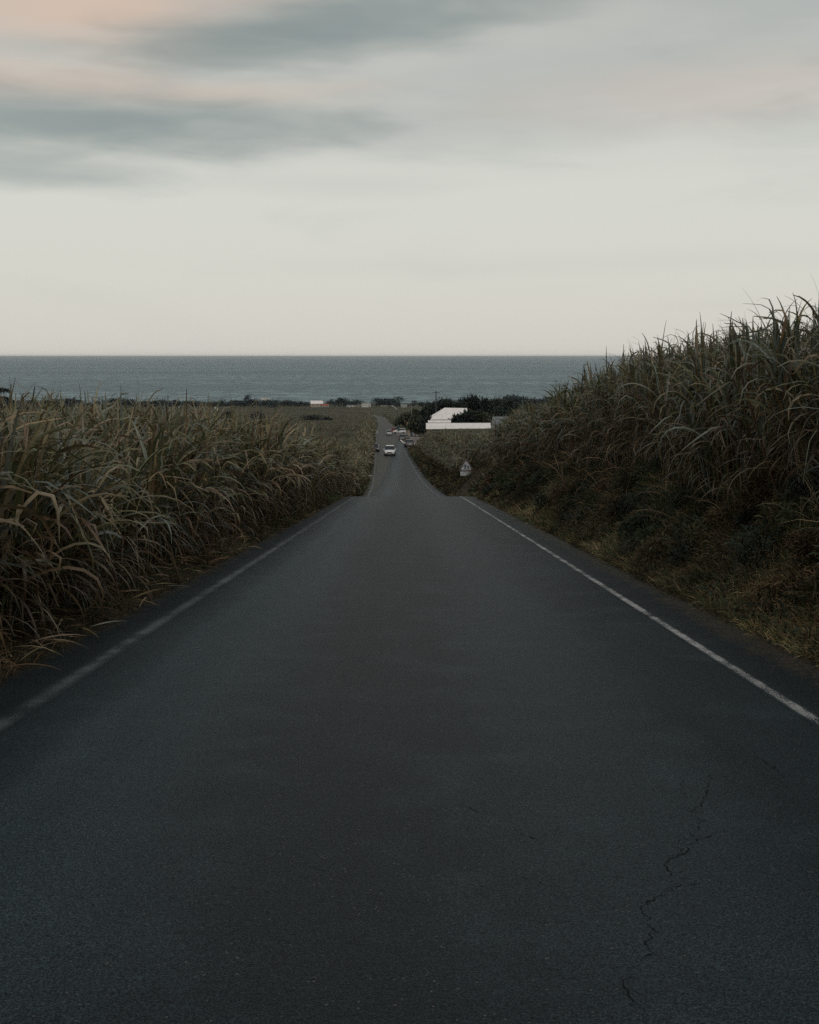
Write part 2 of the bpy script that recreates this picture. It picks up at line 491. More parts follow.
for line in cr:
    pts = []
    for a, b in zip(line[:-1], line[1:]):
        A = np.array(gp(*a)); B = np.array(gp(*b)); L = np.linalg.norm(B - A); n = max(2, int(L / .022))
        d = (B - A) / L; nrm = np.array([-d[1], d[0]])
        for k in range(n):
            pts.append(A + d * L * k / n + nrm * (rng.random() - .5) * .028)
    pts.append(np.array(gp(*line[-1])))
    pts = np.array(pts); n = len(pts)
    d = np.gradient(pts, axis=0); d /= np.linalg.norm(d, axis=1)[:, None] + 1e-9
    nr = np.stack([-d[:, 1], d[:, 0]], 1)
    w = (.0003 + .0036 * rng.random(n)**1.8) * (.35 + 1.1 * vnoise(np.arange(n) * .22, n * 1.7, 5)) * np.minimum(1, np.minimum(np.arange(n) + .3, n - .7 - np.arange(n)) / 4)
    V = np.stack([pts - nr * w[:, None], pts + nr * w[:, None]], 1).reshape(-1, 2)
    z = P(V[:, 1]) - .012 * (V[:, 0] / 3.1)**2 + .0018
    i = np.arange(n - 1) * 2
    acc.add(np.column_stack([V, z]), np.stack([i, i + 1, i + 3, i + 2], -1), np.zeros((len(V), 3)))
acc.build('crack', M['crack'], road)

# pale forecourt beside the road and its kerbed island
fy = np.arange(207, 345, 3.0)
fc = strip('forecourt', lambda y: [3.36, 5.2, 7.2, 9.0], fy, .02, M['gravel'], crown=False)
tag(fc, 'pale gravel forecourt with parked cars right of the lower road', 'forecourt', kind='structure')
def ribbon_tube(name, pts, w, h, mat, parent=None):
    bm = bmesh.new(); prev = None; P_ = [Vector(p) for p in pts]
    for i, p in enumerate(P_):
        d = (P_[min(i + 1, len(P_) - 1)] - P_[max(i - 1, 0)]).normalized()
        s = Vector((-d.y, d.x, 0)).normalized() * w / 2
        ring = [bm.verts.new(p - s - Vector((0, 0, .05))), bm.verts.new(p - s + Vector((0, 0, h))), bm.verts.new(p + s + Vector((0, 0, h))), bm.verts.new(p + s - Vector((0, 0, .05)))]
        if prev:
            for k in range(4): bm.faces.new((prev[k], prev[(k + 1) % 4], ring[(k + 1) % 4], ring[k]))
        else: bm.faces.new(ring)
        prev = ring
    bm.faces.new(prev)
    return bm_obj(name, bm, mat, parent)
kp = []
for t, y in ((3.0, 262), (3.3, 240), (3.6, 226), (4.6, 219), (5.6, 221), (5.9, 232), (5.2, 238), (3.7, 240)):
    kp.append((t + float(ROADX(y)), y, float(P(y)) + .02))
k = ribbon_tube('traffic_island', kp, .28, .16, M['wall'])
tag(k, 'white painted kerb loop of a traffic island beside the forecourt', 'kerb')

# sea
sx = np.concatenate([-np.geomspace(60000, 400, 16), [0], np.geomspace(400, 60000, 16)])
sy = np.concatenate([np.linspace(1650, 3000, 6), np.geomspace(3400, 88000, 30)])
SX, SY = np.meshgrid(sx, sy)
idx = np.arange(SX.size).reshape(SX.shape)
SF = np.stack([idx[:-1, :-1], idx[:-1, 1:], idx[1:, 1:], idx[1:, :-1]], -1).reshape(-1, 4)
sea = quad_mesh('sea', np.stack([SX, SY, SX * 0 - 83.4], -1).reshape(-1, 3), SF, M['sea'])
tag(sea, 'blue grey sea with fine ripples reaching the horizon', 'sea', kind='structure')

# ------------------------------------------------------------------ sugar cane
GREEN = np.array([.112, .116, .054]); GREY = np.array([.165, .185, .150]); STRAW = np.array([.25, .195, .100])
RUST = np.array([.20, .115, .060]); TAN = np.array([.34, .255, .175]); BROWN = np.array([.145, .096, .052])
PAL = np.stack([GREEN, GREY, STRAW, RUST, TAN, BROWN])


def pick(n, probs):
    k = rng.choice(len(PAL), n, p=np.array(probs) / sum(probs))
    return PAL[k] * (.7 + .6 * rng.random((n, 1))) * (1 + .12 * (rng.random((n, 3)) - .5))


def cane(acc, side, t0, t1, y0, y1, dens, nl, segs, across, wmul=1.0, face=False, stalks=True, hmul=1.0, spindle=.35, dry=0):
    area = (t1 - t0) * (y1 - y0)
    n = int(area * dens)
    if n < 1: return
    T = t0 + rng.random(n) * (t1 - t0)
    Y = y0 + rng.random(n) * (y1 - y0)
    X = side * T + ROADX(Y)
    keep = np.abs(X) < .43 * Y + 3.5
    T, Y, X = T[keep], Y[keep], X[keep]; n = len(T)
    if n < 1: return
    Z = ground_z(X, Y)
    cl = fbm(X * .7, Y * .45, 31 + side, 3)
    big = fbm(X * .12, Y * .1, 77, 2)
    hs = (1.10 + .70 * (cl - .1) + .35 * (big - .5) + .25 * (rng.random(n) - .5)) * hmul
    if side > 0: hs = hs * (1.13 + .10 * sstep(Y, 15, 22) * (1 - sstep(Y, 40, 55)))
    if side > 0: hs = hs + (.16 + .20 * sstep(Y, 15, 21)) * sstep(Y, 8, 14) * (1 - sstep(Y, 26, 42))
    else: hs = hs * (.76 + .38 * sstep(Y, 9, 28) + .08 * sstep(Y, 34, 50))
    base = np.stack([X, Y, Z - .03], 1)
    az0 = rng.random(n) * 6.283; lean = rng.normal(0, .09, n)
    roadward = math.pi if side > 0 else 0.0
    fr = np.clip(1 - (T - t0) / 1.2, 0, 1) if face else np.zeros(n)
    top = base + np.stack([np.cos(az0) * lean * hs - side * .16 * hs * fr, np.sin(az0) * lean * hs, hs], 1)
    if stalks:
        tubes(acc, base, top, np.full(n, .016 * wmul), np.full(n, .011 * wmul), pick(n, [3, 2, 2, 1, 1, 2]), 4)
    # leaves
    N = n * nl
    r = np.repeat(np.arange(n), nl)
    f = np.tile((np.arange(nl) + .5) / nl, n) + rng.normal(0, .05, N)
    f = np.clip(f, 0, 1)
    lo = .25 if face else .5
    hf = lo + (1.0 - lo) * f**.6
    P0 = base[r] + (top - base)[r] * hf[:, None]
    az = np.where(rng.random(N) < .08 + .17 * fr[r], roadward + rng.normal(0, .8, N), rng.random(N) * 6.283)
    up = f**1.3
    el = R(57) + up * R(29) + rng.normal(0, R(8), N)
    bend = R(118) - up * R(88) + rng.normal(0, R(24), N)
    fold = np.where(rng.random(N) < .55, .32 + .45 * rng.random(N), -1.0)
    bend = np.where(fold > 0, R(70) + R(85) * rng.random(N), bend)
    el = np.where(fold > 0, el + R(8), el)
    bend = np.clip(bend, R(5), R(165))
    L = (.70 + .75 * rng.random(N)) * (1.12 - .15 * up) * (1.0 if side < 0 else .92 - .30 * up)
    W = (.037 + .048 * rng.random(N)**1.6) * wmul * (1.0 if side < 0 else .8)
    probs_hi = [4.2, 2.2, 3.2, .25, .5, 1.3]
    cA = pick(N, probs_hi) * 1.22 if side < 0 else pick(N, [5.5, 3.6, 1.0, .2, .2, .9]) * 1.12; cB = cA * .72 + pick(N, [1, 2, 2, .8, 1, .6]) * .28
    # dead ones low on the stalk
    dead = (rng.random(N) < np.clip(.55 - hf * .75, .03, .5) * (1.0 if face else .5))
    cA[dead] = pick(dead.sum(), [.3, .6, 1.6, .5, .8, 5]) * .85; cB[dead] = pick(dead.sum(), [0, .5, 2, .9, 1.2, 3])
    el[dead] -= R(25); bend[dead] += R(45)
    tw = rng.normal(0, 1.0, N)
    blades(acc, P0, az, el, bend, L, W, tw, segs, across, cA, cB, pw=2.1, wp=.55, fold=fold)
    # upright spindles
    m = rng.random(n) < spindle; k = m.sum()
    if k:
        cs = pick(k, [3.5, .6, 4.5, .2, .3, 1.5]) * (1 if side < 0 else .7)
        blades(acc, top[m] - np.array([0, 0, .25]), rng.random(k) * 6.283, R(86) + rng.normal(0, R(5), k), R(6) + rng.random(k) * R(26),
               (.8 + .55 * rng.random(k)) * (1 if side < 0 else .72), (.040 + .030 * rng.random(k)) * wmul, rng.normal(0, .6, k), max(3, segs - 2), across, cs, cs * .8, 2.2, .55)
    # dry hanging trash on the open face
    if dry:
        N = n * dry; r = np.repeat(np.arange(n), dry)
        P0 = base[r] + (top - base)[r] * (.12 + .6 * rng.random((N, 1)))
        az = np.where(rng.random(N) < .5, roadward + rng.normal(0, .9, N), rng.random(N) * 6.283)
        cA = pick(N, [.5, .5, 1.0, .5, .6, 5]) * .72
        blades(acc, P0, az, R(35) + rng.normal(0, R(25), N), R(115) + rng.normal(0, R(18), N), .45 + .6 * rng.random(N),
               (.016 + .022 * rng.random(N)) * wmul, rng.normal(0, 1.8, N), max(3, segs - 2), 1, cA, cA * .9, 1.0)


accL, accR = Acc(), Acc()
LF = 3.62
# left field: thick roadside rows, then the body of the field
cane(accL, -1, LF, LF + 1.3, 2, 26, 14, 13, 9, 2, face=True, dry=9, spindle=1.0, wmul=1.15)
cane(accL, -1, LF + 1.3, LF + 4, 4, 26, 10, 12, 8, 2, dry=3, spindle=1.0, wmul=1.15)
cane(accL, -1, LF + 4, 12, 8, 30, 7, 10, 7, 2, spindle=.7, wmul=1.1)
cane(accL, -1, LF, LF + 1.4, 26, 60, 11, 12, 7, 1, face=True, dry=5, wmul=1.3)
cane(accL, -1, LF + 1.4, LF + 5, 26, 60, 7, 9, 6, 1, wmul=1.35, spindle=.7)
cane(accL, -1, LF + 5, 30, 26, 75, 2.8, 6, 5, 1, wmul=1.6, stalks=False, spindle=.9)
cane(accL, -1, LF, LF + 3, 60, 110, 6, 8, 5, 1, face=True, dry=2, wmul=2)
cane(accL, -1, LF + 3, 14, 60, 150, 2.2, 7, 4, 1, wmul=2.4, stalks=False)
cane(accL, -1, LF + .1, LF + 3, 110, 215, 3.0, 8, 4, 1, wmul=3.2, face=True, stalks=False)
cane(accL, -1, LF + .1, LF + 3, 215, 420, 1.3, 7, 4, 1, wmul=5, face=True, stalks=False)
oL = accL.build('sugar_cane', M['cane'])
tag(oL, 'tall olive and straw sugar cane crowding the left roadside', 'sugar cane', kind='stuff')


def RT(y): return bank_toe(y) + bank_w(y)
cane(accR, 1, 4.75, 6.1, 6, 30, 16, 12, 9, 2, face=True, dry=7, spindle=.6, hmul=.93)
cane(accR, 1, 6.1, 10.5, 10, 34, 14, 12, 7, 2, dry=2, spindle=.9, hmul=.95)
cane(accR, 1, 9.5, 16, 20, 50, 5, 7, 6, 1, wmul=1.3, spindle=.9)
cane(accR, 1, 4.9, 6.4, 30, 62, 14, 11, 7, 1, face=True, dry=4, wmul=1.3, spindle=.7)
cane(accR, 1, 6.4, 12, 30, 75, 7, 8, 5, 1, wmul=1.4, spindle=.9)
cane(accR, 1, 6.3, 8.6, 62, 110, 8, 9, 5, 1, face=True, dry=2, wmul=1.8, spindle=.7)
cane(accR, 1, 5.0, 6.3, 91, 200, 5, 8, 4, 1, face=True, wmul=2.4, stalks=False, hmul=.7)
cane(accR, 1, 8.6, 16, 62, 125, 3.4, 8, 4, 1, wmul=2.2, stalks=False)
cane(accR, 1, 6.2, 9, 110, 200, 4, 8, 4, 1, wmul=2.8, face=True, stalks=False)
cane(accR, 1, 9, 24, 110, 225, 1.5, 7, 4, 1, wmul=3.4, stalks=False)
cane(accR, 1, 9.6, 30, 200, 250, 1.2, 7, 4, 1, wmul=4, stalks=False)
cane(accR, 1, 4.6, 9, 352, 900, .7, 6, 4, 1, wmul=7, stalks=False)
oR = accR.build('sugar_cane', M['cane'])
tag(oR, 'dark green sugar cane arching over the right bank against the sky', 'sugar cane', kind='stuff')

# distant field: a rough canopy either side of the road, plus tufts
def canopy(name, side, t_list, y_list, hfun, label):
    TT, YY = np.meshgrid(np.array(t_list) * side, np.array(y_list))
    if side < 0: TT = TT[:, ::-1]
    XX = TT + ROADX(YY); ZZ = ground_z(XX, YY)
    a = np.abs(TT); h = hfun(a, YY) * (.78 + .5 * fbm(XX * .35, YY * .12, 3, 3))
    ZZ = ZZ + h
    idx = np.arange(TT.size).reshape(TT.shape)
    Fq = np.stack([idx[:-1, :-1], idx[:-1, 1:], idx[1:, 1:], idx[1:, :-1]], -1).reshape(-1, 4)
    o = quad_mesh(name, np.stack([XX, YY, ZZ], -1).reshape(-1, 3), Fq, M['canopy'], smooth=False)
    return tag(o, label, 'field', kind='stuff')
tl = [3.7, 4.3, 5, 6, 7.5, 9, 11, 13.5, 16, 19, 22.5, 26, 30, 35, 40, 46, 53, 61, 70, 80, 91, 103, 117, 133, 150, 170, 192, 217, 245, 277, 313, 354, 400, 460, 540, 640, 800, 1100]
yl = np.geomspace(95, 1390, 330)
canopy('cane_field', -1, tl, yl, lambda a, y: 2.0 * sstep(a, 3.7, 5.0) * (1 - .72 * sstep(y, 470, 560)) * (1 - sstep(y, 1330, 1385)),
       'olive brown field stretching left of the road to the coast')
canopy('cane_field', 1, tl, np.geomspace(360, 1390, 200), lambda a, y: 2.0 * sstep(a, 4.2, 5.5) * sstep(y, 360, 375) * (1 - .6 * sstep(y, 520, 600)) * (1 - sstep(y, 1330, 1385)),
       'olive brown field beyond the houses right of the road')

def field_tufts(n, side, ymin, ymax, hh, name, label):
    acc = Acc()
    Y = np.exp(math.log(ymin) + rng.random(n) * math.log(ymax / ymin))
    a = (.40 * Y + 3) * rng.random(n)
    T = 5.0 + a
    X = side * T + ROADX(Y)
    keep = (np.abs(X) < .42 * Y)
    X, Y = X[keep], Y[keep]; n = len(X)
    Z = ground_z(X, Y) + hh(np.abs(X - ROADX(Y)), Y) - .25
    cA = pick(n, [2.5, .8, 3.2, .3, .5, 3]) * .8
    blades(acc, np.stack([X, Y, Z], 1), rng.random(n) * 6.283, R(78) + rng.normal(0, R(8), n), R(20) + rng.random(n) * R(60),
           .45 + .7 * rng.random(n), .0011 * Y * (.6 + .5 * rng.random(n)), rng.normal(0, .8, n), 3, 1, cA, cA * .9)
    return tag(acc.build(name, M['cane']), label, 'field', kind='stuff')
field_tufts(30000, -1, 75, 480, lambda a, y: 1.9, 'cane_tops', 'brown cane tops standing over the distant left field')
field_tufts(12000, -1, 480, 1350, lambda a, y: .55, 'field_grass', 'low dry grass on the far plain behind the cane')

# ------------------------------------------------------------------ bank grass and verge weeds
def grassy(acc, side, tfun, y0, y1, n, hL, hW, pal, tuft=10, segs=3, lie=0.0):
    m = n // tuft
    Y = np.exp(math.log(y0) + rng.random(m) * math.log(y1 / y0))
    a, b = tfun(Y)
    T = a + (b - a) * rng.random(m)
    X = side * T + ROADX(Y)
    keep = np.abs(X) < .45 * Y + 2.5
    keep &= ~((side > 0) & (np.abs(X / Y - .0516) < .009) & (Y > 62) & (Y < 86.5))
    X, Y, T = X[keep], Y[keep], T[keep]; m = len(X)
    lush = np.clip((fbm(X * .9, Y * .6, 41, 3) - .5) * 1.7 + .5, 0, 1)
    r = np.repeat(np.arange(m), tuft); N = len(r)
    sp = .10 + .0018 * Y[r]
    Xb = X[r] + rng.normal(0, 1, N) * sp; Yb = Y[r] + rng.normal(0, 1, N) * sp
    tb = side * (Xb - ROADX(Yb))
    ok = tb > (3.37 if side > 0 else 3.12) 
    Xb, Yb, r = Xb[ok], Yb[ok], r[ok]; N = len(r)
    Zb = ground_z(Xb, Yb) - .01
    c = np.stack([np.array(p) for p in pal]); pk = c[(np.clip(lush[r] * 1.6 - .3 + rng.normal(0, .25, N), 0, .999) * len(c)).astype(int)]
    cA = pk * (.6 + .8 * rng.random((N, 1)))
    patch = fbm(Xb * .75 + 3, Yb * .5, 63, 3)
    cA = cA * (.70 + 3.0 * np.clip((patch - .5) * 2.2 + .5, 0, 1))[:, None]
    L = hL * (.4 + .9 * rng.random(N)) * (.55 + .9 * lush[r])
    W = np.maximum(hW * (.6 + .8 * rng.random(N)), .00085 * Yb)
    rw = math.pi if side > 0 else 0.0
    az = np.where(rng.random(N) < .45, rw + rng.normal(0, .8, N), rng.random(N) * 6.283)
    blades(acc, np.stack([Xb, Yb, Zb], 1), az, R(68) - lie + rng.normal(0, R(18), N), R(70) + rng.normal(0, R(30), N), L, W, rng.normal(0, 1, N), segs, 1, cA, cA * 1.15)


def weeds(acc, side, tfun, y0, y1, n, size, pal, hmax):
    Y = np.exp(math.log(y0) + rng.random(n) * math.log(y1 / y0))
    a, b = tfun(Y); T = a + (b - a) * rng.random(n); X = side * T + ROADX(Y)
    keep = (np.abs(X) < .45 * Y + 2.5) & (fbm(X * 1.3, Y * .9, 91, 2) > .42)
    X, Y = X[keep], Y[keep]; n = len(X)
    lump = fbm(X * 2.2, Y * 1.6, 92, 2)
    Z = ground_z(X, Y) + rng.random(n) * hmax * lump
    c = np.stack([np.array(p) for p in pal])[rng.integers(0, len(pal), n)] * (.6 + .8 * rng.random((n, 1)))
    s = size * (.5 + rng.random(n)) * np.maximum(1, Y / 28)
    blades(acc, np.stack([X, Y, Z], 1), rng.random(n) * 6.283, R(25) + rng.normal(0, R(30), n), R(40) + rng.normal(0, R(20), n), s * 1.5, s, rng.normal(0, .6, n), 2, 1, c, c * 1.1)


bp = [(.024, .032, .018), (.044, .048, .020), (.100, .064, .028), (.050, .056, .022), (.150, .105, .060), (.080, .054, .030), (.035, .040, .022)]
acc = Acc()
bankf = lambda y: (3.42 + 0 * y, bank_toe(y) + bank_w(y) + .6)
grassy(acc, 1, bankf, 5.5, 16, 80000, .17, .006, bp, 14)
grassy(acc, 1, bankf, 14, 34, 80000, .22, .009, bp, 14)
grassy(acc, 1, bankf, 32, 62, 40000, .30, .02, bp, 12)
bq = [tuple(.55 * q for q in p) for p in bp]
grassy(acc, 1, bankf, 62, 130, 26000, .5, .05, bq, 10)
grassy(acc, 1, bankf, 130, 210, 9000, .9, .10, bq, 10)
weeds(acc, 1, bankf, 5.5, 62, 110000, .030, [(.034, .046, .022), (.056, .056, .024), (.085, .056, .028), (.028, .038, .024)], .38)
# scrub mounds
m = 230
Yc = np.exp(math.log(6) + rng.random(m) * math.log(60 / 6)); tc = 3.75 + 1.9 * rng.random(m)
Xc = tc + ROADX(Yc); rc = (.14 + .26 * rng.random(m)) * (1 + Yc / 90)
kk = 420; r = np.repeat(np.arange(m), kk)
d = rng.normal(0, 1, (m * kk, 3)); d /= np.linalg.norm(d, axis=1)[:, None]; d[:, 2] = np.abs(d[:, 2])
rr = (rc[r] * (.6 + .5 * rng.random(m * kk)))[:, None]
p = np.stack([Xc[r], Yc[r], ground_z(Xc, Yc)[r]], 1) + d * rr * np.array([1, 1.3, .8])
tone = (.6 + .9 * rng.random(m))[r][:, None]
sc_ = np.stack([np.array(q) for q in [(.040, .052, .024), (.066, .062, .028), (.100, .066, .034), (.034, .044, .030)]])
cc = sc_[rng.integers(0, 4, m)][r] * tone * (.6 + .8 * rng.random((m * kk, 1)))
sz = (.020 + .022 * rng.random(m * kk)) * np.maximum(1, Yc[r] / 22)
blades(acc, p, np.arctan2(d[:, 1], d[:, 0]) + rng.normal(0, .8, m * kk), R(35) + rng.normal(0, R(30), m * kk), R(50) + 0 * sz, sz * 3.2, sz, rng.normal(0, .8, m * kk), 2, 1, cc, cc * 1.15)
# scruffy fringe where the asphalt meets the bank
grassy(acc, 1, lambda y: (3.38 + 0 * y, 3.62 + 0 * y), 5.5, 60, 16000, .11, .006, [(.075, .070, .030), (.11, .088, .045), (.055, .062, .024)], 8, 2)
# long arching stems between bank and cane
grassy(acc, 1, lambda y: (4.4 + 0 * y, 5.8 + 0 * y), 6, 60, 2200, .8, .012, [(.09, .085, .05), (.16, .12, .07), (.10, .065, .04)], 9, 5)
o = acc.build('bank_grass', M['grass'])
tag(o, 'brown and olive grass and weeds covering the right road bank', 'grass', kind='stuff')

acc = Acc()
vf = lambda y: (3.14 + 0 * y, 3.9 + 0 * y)
grassy(acc, -1, vf, 5, 30, 16000, .14, .007, [(.024, .026, .012), (.046, .036, .020), (.022, .028, .012), (.07, .05, .03)], 8, 3)
grassy(acc, -1, vf, 28, 62, 9000, .22, .02, [(.024, .026, .012), (.046, .036, .020), (.022, .028, .012)], 8, 3)
grassy(acc, -1, vf, 80, 330, 9000, .6, .06, [(.024, .026, .012), (.046, .036, .020), (.022, .028, .012)], 8, 3)
# fallen cane leaves lying on the verge
N = 2600
Y = np.exp(math.log(4) + rng.random(N) * math.log(60 / 4)); X = -(3.02 + 1.15 * rng.random(N)**.55) + ROADX(Y)
c = pick(N, [0, .4, 1.5, 1.4, 1.4, 4])
blades(acc, np.stack([X, Y, np.maximum(ground_z(X, Y), P(Y)) + .02 + .07 * rng.random(N)], 1), rng.random(N) * 6.283, R(25) * rng.random(N), R(20) + R(30) * rng.random(N), .15 + .40 * rng.random(N),
       .014 + .016 * rng.random(N), rng.normal(0, 1.5, N), 5, 1, c, c * .8)
o = acc.build('verge_grass', M['grass'])
tag(o, 'low weeds and fallen dry leaves along the left road edge', 'grass', kind='stuff')

# ------------------------------------------------------------------ trees
def empty(name, loc, rz=0):
    o = bpy.data.objects.new(name, None); col.objects.link(o); o.location = loc; o.rotation_euler = (0, 0, rz); o.empty_display_size = .3
    return o


def tube_path(acc, pts, r0, r1, colr, sides=6):
    pts = np.array(pts, float); n = len(pts) - 1
    rr = np.linspace(r0, r1, n + 1)
    for i in range(n):
        tubes(acc, pts[i:i + 1], pts[i + 1:i + 2], rr[i:i + 1], rr[i + 1:i + 2], np.array([colr]), sides)


def make_tree(h, w, kind='round', nleaf=900, ls=.45, colr=(.024, .034, .026), seed=1, trunk=True):
    rg = np.random.default_rng(seed)
    root = empty('tree', (0, 0, 0))
    ta = Acc(); la = Acc()
    clumps = []
    if kind == 'conifer':
        tube_path(ta, [(0, 0, -.4), (.05, 0, h * .5), (0, 0, h)], h * .025, .04, (.06, .05, .04))
        tiers = int(h / .85)
        for k in range(tiers):
            z = h * (.12 + .85 * k / tiers); rad = w / 2 * (1 - k / tiers)**.8 + .2
            nb = 9
            for j in range(nb):
                a = j / nb * 6.283 + k * .7 + rg.normal(0, .15)
                pts = [(0, 0, z)] + [(math.cos(a) * rad * s, math.sin(a) * rad * s, z + rad * (.10 * s - .42 * s * s)) for s in (.33, .66, 1.0)]
                tube_path(ta, pts, .05, .015, (.06, .05, .04), 4)
                m = 26; s = .15 + .87 * rg.random(m)
                x = np.cos(a) * rad * s; y = np.sin(a) * rad * s
                zz = z + rad * (.10 * s - .42 * s * s)
                cc = np.array(colr) * (.6 + .9 * rg.random((m, 1)))
                blades(la, np.stack([x, y, zz], 1), a + rg.normal(0, 1.0, m), rg.normal(-.1, .3, m), R(55) + 0 * x, .35 + .45 * rg.random(m), .10 + .08 * rg.random(m), rg.normal(0, 1, m), 2, 1, cc, cc)
    elif kind == 'palm':
        for q in range(3):
            x0, y0 = rg.normal(0, w * .18, 2); hh = h * (.75 + .25 * rg.random())
            tube_path(ta, [(x0 * .4, y0 * .4, -.3), (x0, y0, hh * .6), (x0 * 1.3, y0, hh * .86)], .22, .14, (.08, .07, .055))
            m = 26; a = rg.random(m) * 6.283
            cc = np.array(colr) * (.7 + .6 * rg.random((m, 1)))
            blades(la, np.tile(np.array([[x0 * 1.3, y0, hh * .85]]), (m, 1)), a, R(70) - R(60) * rg.random(m), R(70) + 0 * a, w * .32 * (.8 + .4 * rg.random(m)), np.full(m, .55), rg.normal(0, .5, m), 5, 1, cc, cc)
    else:
        th = h * (.35 if kind == 'round' else .2)
        tube_path(ta, [(0, 0, -.5), (.1, .05, th * .6), (0, .1, th), (.1, 0, h * .72)], max(.1, h * .028), .05, (.07, .055, .045))
        nc = 11 if kind == 'round' else 14
        for k in range(nc):
            a = rg.random() * 6.283; rr = (w / 2) * (.15 + .6 * rg.random()**.6)
            zc = h * (.42 + .42 * rg.random()) if kind == 'round' else h * (.28 + .5 * rg.random())
            cr_ = w * (.15 + .13 * rg.random()); 
            rr *= (1.0 - .55 * max(0, zc / h - .55) / .35)
            c = (math.cos(a) * rr, math.sin(a) * rr, zc)
            clumps.append((c, cr_))
            tube_path(ta, [(0, 0, th * .7), (c[0] * .5, c[1] * .5, (th * .7 + zc) * .55), c], h * .012, .03, (.07, .055, .045), 4)
        clumps.append(((0, 0, h * .80), w * .17))
        per = nleaf // len(clumps)
        for (c, cr_) in clumps:
            d = rg.normal(0, 1, (per, 3)); d /= np.linalg.norm(d, axis=1)[:, None]
            rad = cr_ * (.45 + .6 * rg.random(per)) * (1 + .25 * np.sin(d[:, 0] * 5 + d[:, 2] * 4))
            p = np.array(c) + d * rad[:, None] * np.array([1, 1, .75])
            p[:, 2] = np.minimum(p[:, 2], h * (1 + .02 * rg.normal(size=per)))
            tone = (.75 + .6 * rg.random()) 
            cc = np.array(colr) * 1.7 * tone * (.6 + .8 * rg.random((per, 1))) * (1 + .15 * rg.normal(size=(per, 3)))
            cc = np.clip(cc, .003, 1)
            s = ls * (.6 + .8 * rg.random(per))
            blades(la, p, rg.random(per) * 6.283, rg.normal(.3, .7, per), rg.normal(.4, .5, per), s * 1.5, s, rg.normal(0, 1, per), 2, 1, cc, cc)
        if kind == 'ragged':   # bare twigs poking out
            m = 40; a = rg.random(m) * 6.283; rr = w * .3 * rg.random(m)
            A = np.stack([np.cos(a) * rr, np.sin(a) * rr, h * (.6 + .2 * rg.random(m))], 1)
            B = A + np.stack([np.cos(a) * w * .16, np.sin(a) * w * .16, h * (.15 + .15 * rg.random(m))], 1)
            tubes(la, A, B, np.full(m, .10), np.full(m, .03), np.tile(np.array([colr]), (m, 1)), 3)
    ta.build('trunk', M['bark'], root); la.build('crown', M['crown'], root)
    return root


def place(root, px, Y, base_py=None, sc=1.0, rz=0, first=True, label='', group=None, szw=1.0):
    X = (px - CX) / F * Y
    o = root
    if not first:
        o = root.copy(); col.objects.link(o)
        for ch in root.children:
            c = ch.copy(); col.objects.link(c); c.parent = o
    o.location = (X, Y, float(ground_z(X, Y)) - .05)
    o.scale = (sc * szw, sc * szw, sc); o.rotation_euler = (0, 0, rz)
    tag(o, label, 'tree')
    if group: o['group'] = group
    elif 'group' in o: del o['group']
    return o


# distant coastal row
protos = [make_tree(9, 12, 'round', 650, .85, (.020, .032, .030), 3), make_tree(8, 10, 'bushy', 600, .85, (.017, .028, .028), 4),
          make_tree(7, 13, 'bushy', 650, .85, (.022, .030, .026), 5), make_tree(10, 9, 'ragged', 520, .7, (.022, .032, .028), 6)]
used = [True] * 4
gr = 'distant trees in the coastal row'
row = []
x = -14
while x < 560:
    row.append((x, 6.6 + 4.0 * random.random() + 15 * max(0, float(vnoise(x / 17, 2.2, 12)) - .5), random.choice([0, 1, 1, 2, 2, 3])))
    x += 4.5 + 4.5 * random.random()
for px, hh, k in row:
    if any(abs(px - q) < 7 for q in (104, 318, 366, 405)): hh = 4.6
    Y = 1430 + 110 * random.random()
    H = [9, 8, 7, 10][k]
    o = place(protos[k], px, Y, sc=hh / H, rz=random.random() * 6, first=used[k], label='small dark tree in the distant row between fields and sea', group=gr, szw=1.5)
    used[k] = False
big = [(248, 1380, 19, 15, 'ragged', 'ragged tall tree above the far coastal row, left'),
       (236, 1400, 10, 13, 'ragged', 'thin ragged tree beside the far ragged tall tree'),
       (275, 1400, 9, 26, 'bushy', 'wide dark thicket right of the far ragged tall tree'),
       (341, 1380, 13, 13, 'round', 'lone rounded tree rising over the far coastal row'),
       (381, 1390, 10.5, 15, 'round', 'rounded dark tree behind the pale box house on the coast'),
       (398, 1340, 15, 19, 'ragged', 'tallest ragged tree beyond the end of the road'),
       (146, 1400, 9, 12, 'ragged', 'thin tree on the coast seen through cane tips')]
for i, (px, Y, h, w, kd, lb) in enumerate(big):
    place(make_tree(h, w, kd, 1100, .8, (.018, .030, .030), 20 + i), px, Y, label=lb)
# field bushes
for i, (px, Y, h, w, lb) in enumerate([(257, 565, 5.0, 13, 'round dark bush in the left field, nearest the cane'), (229, 560, 5.2, 15, 'dark bush half hidden behind cane tips in the left field'),
                                       (312, 570, 3.4, 15, 'long low dark bush in the middle of the left field'), (328, 575, 2.4, 6, 'small bush at the end of the long low bush')]):
    place(make_tree(h, w, 'bushy', 1500, .5, (.016, .020, .016), 40 + i), px, Y, label=lb)

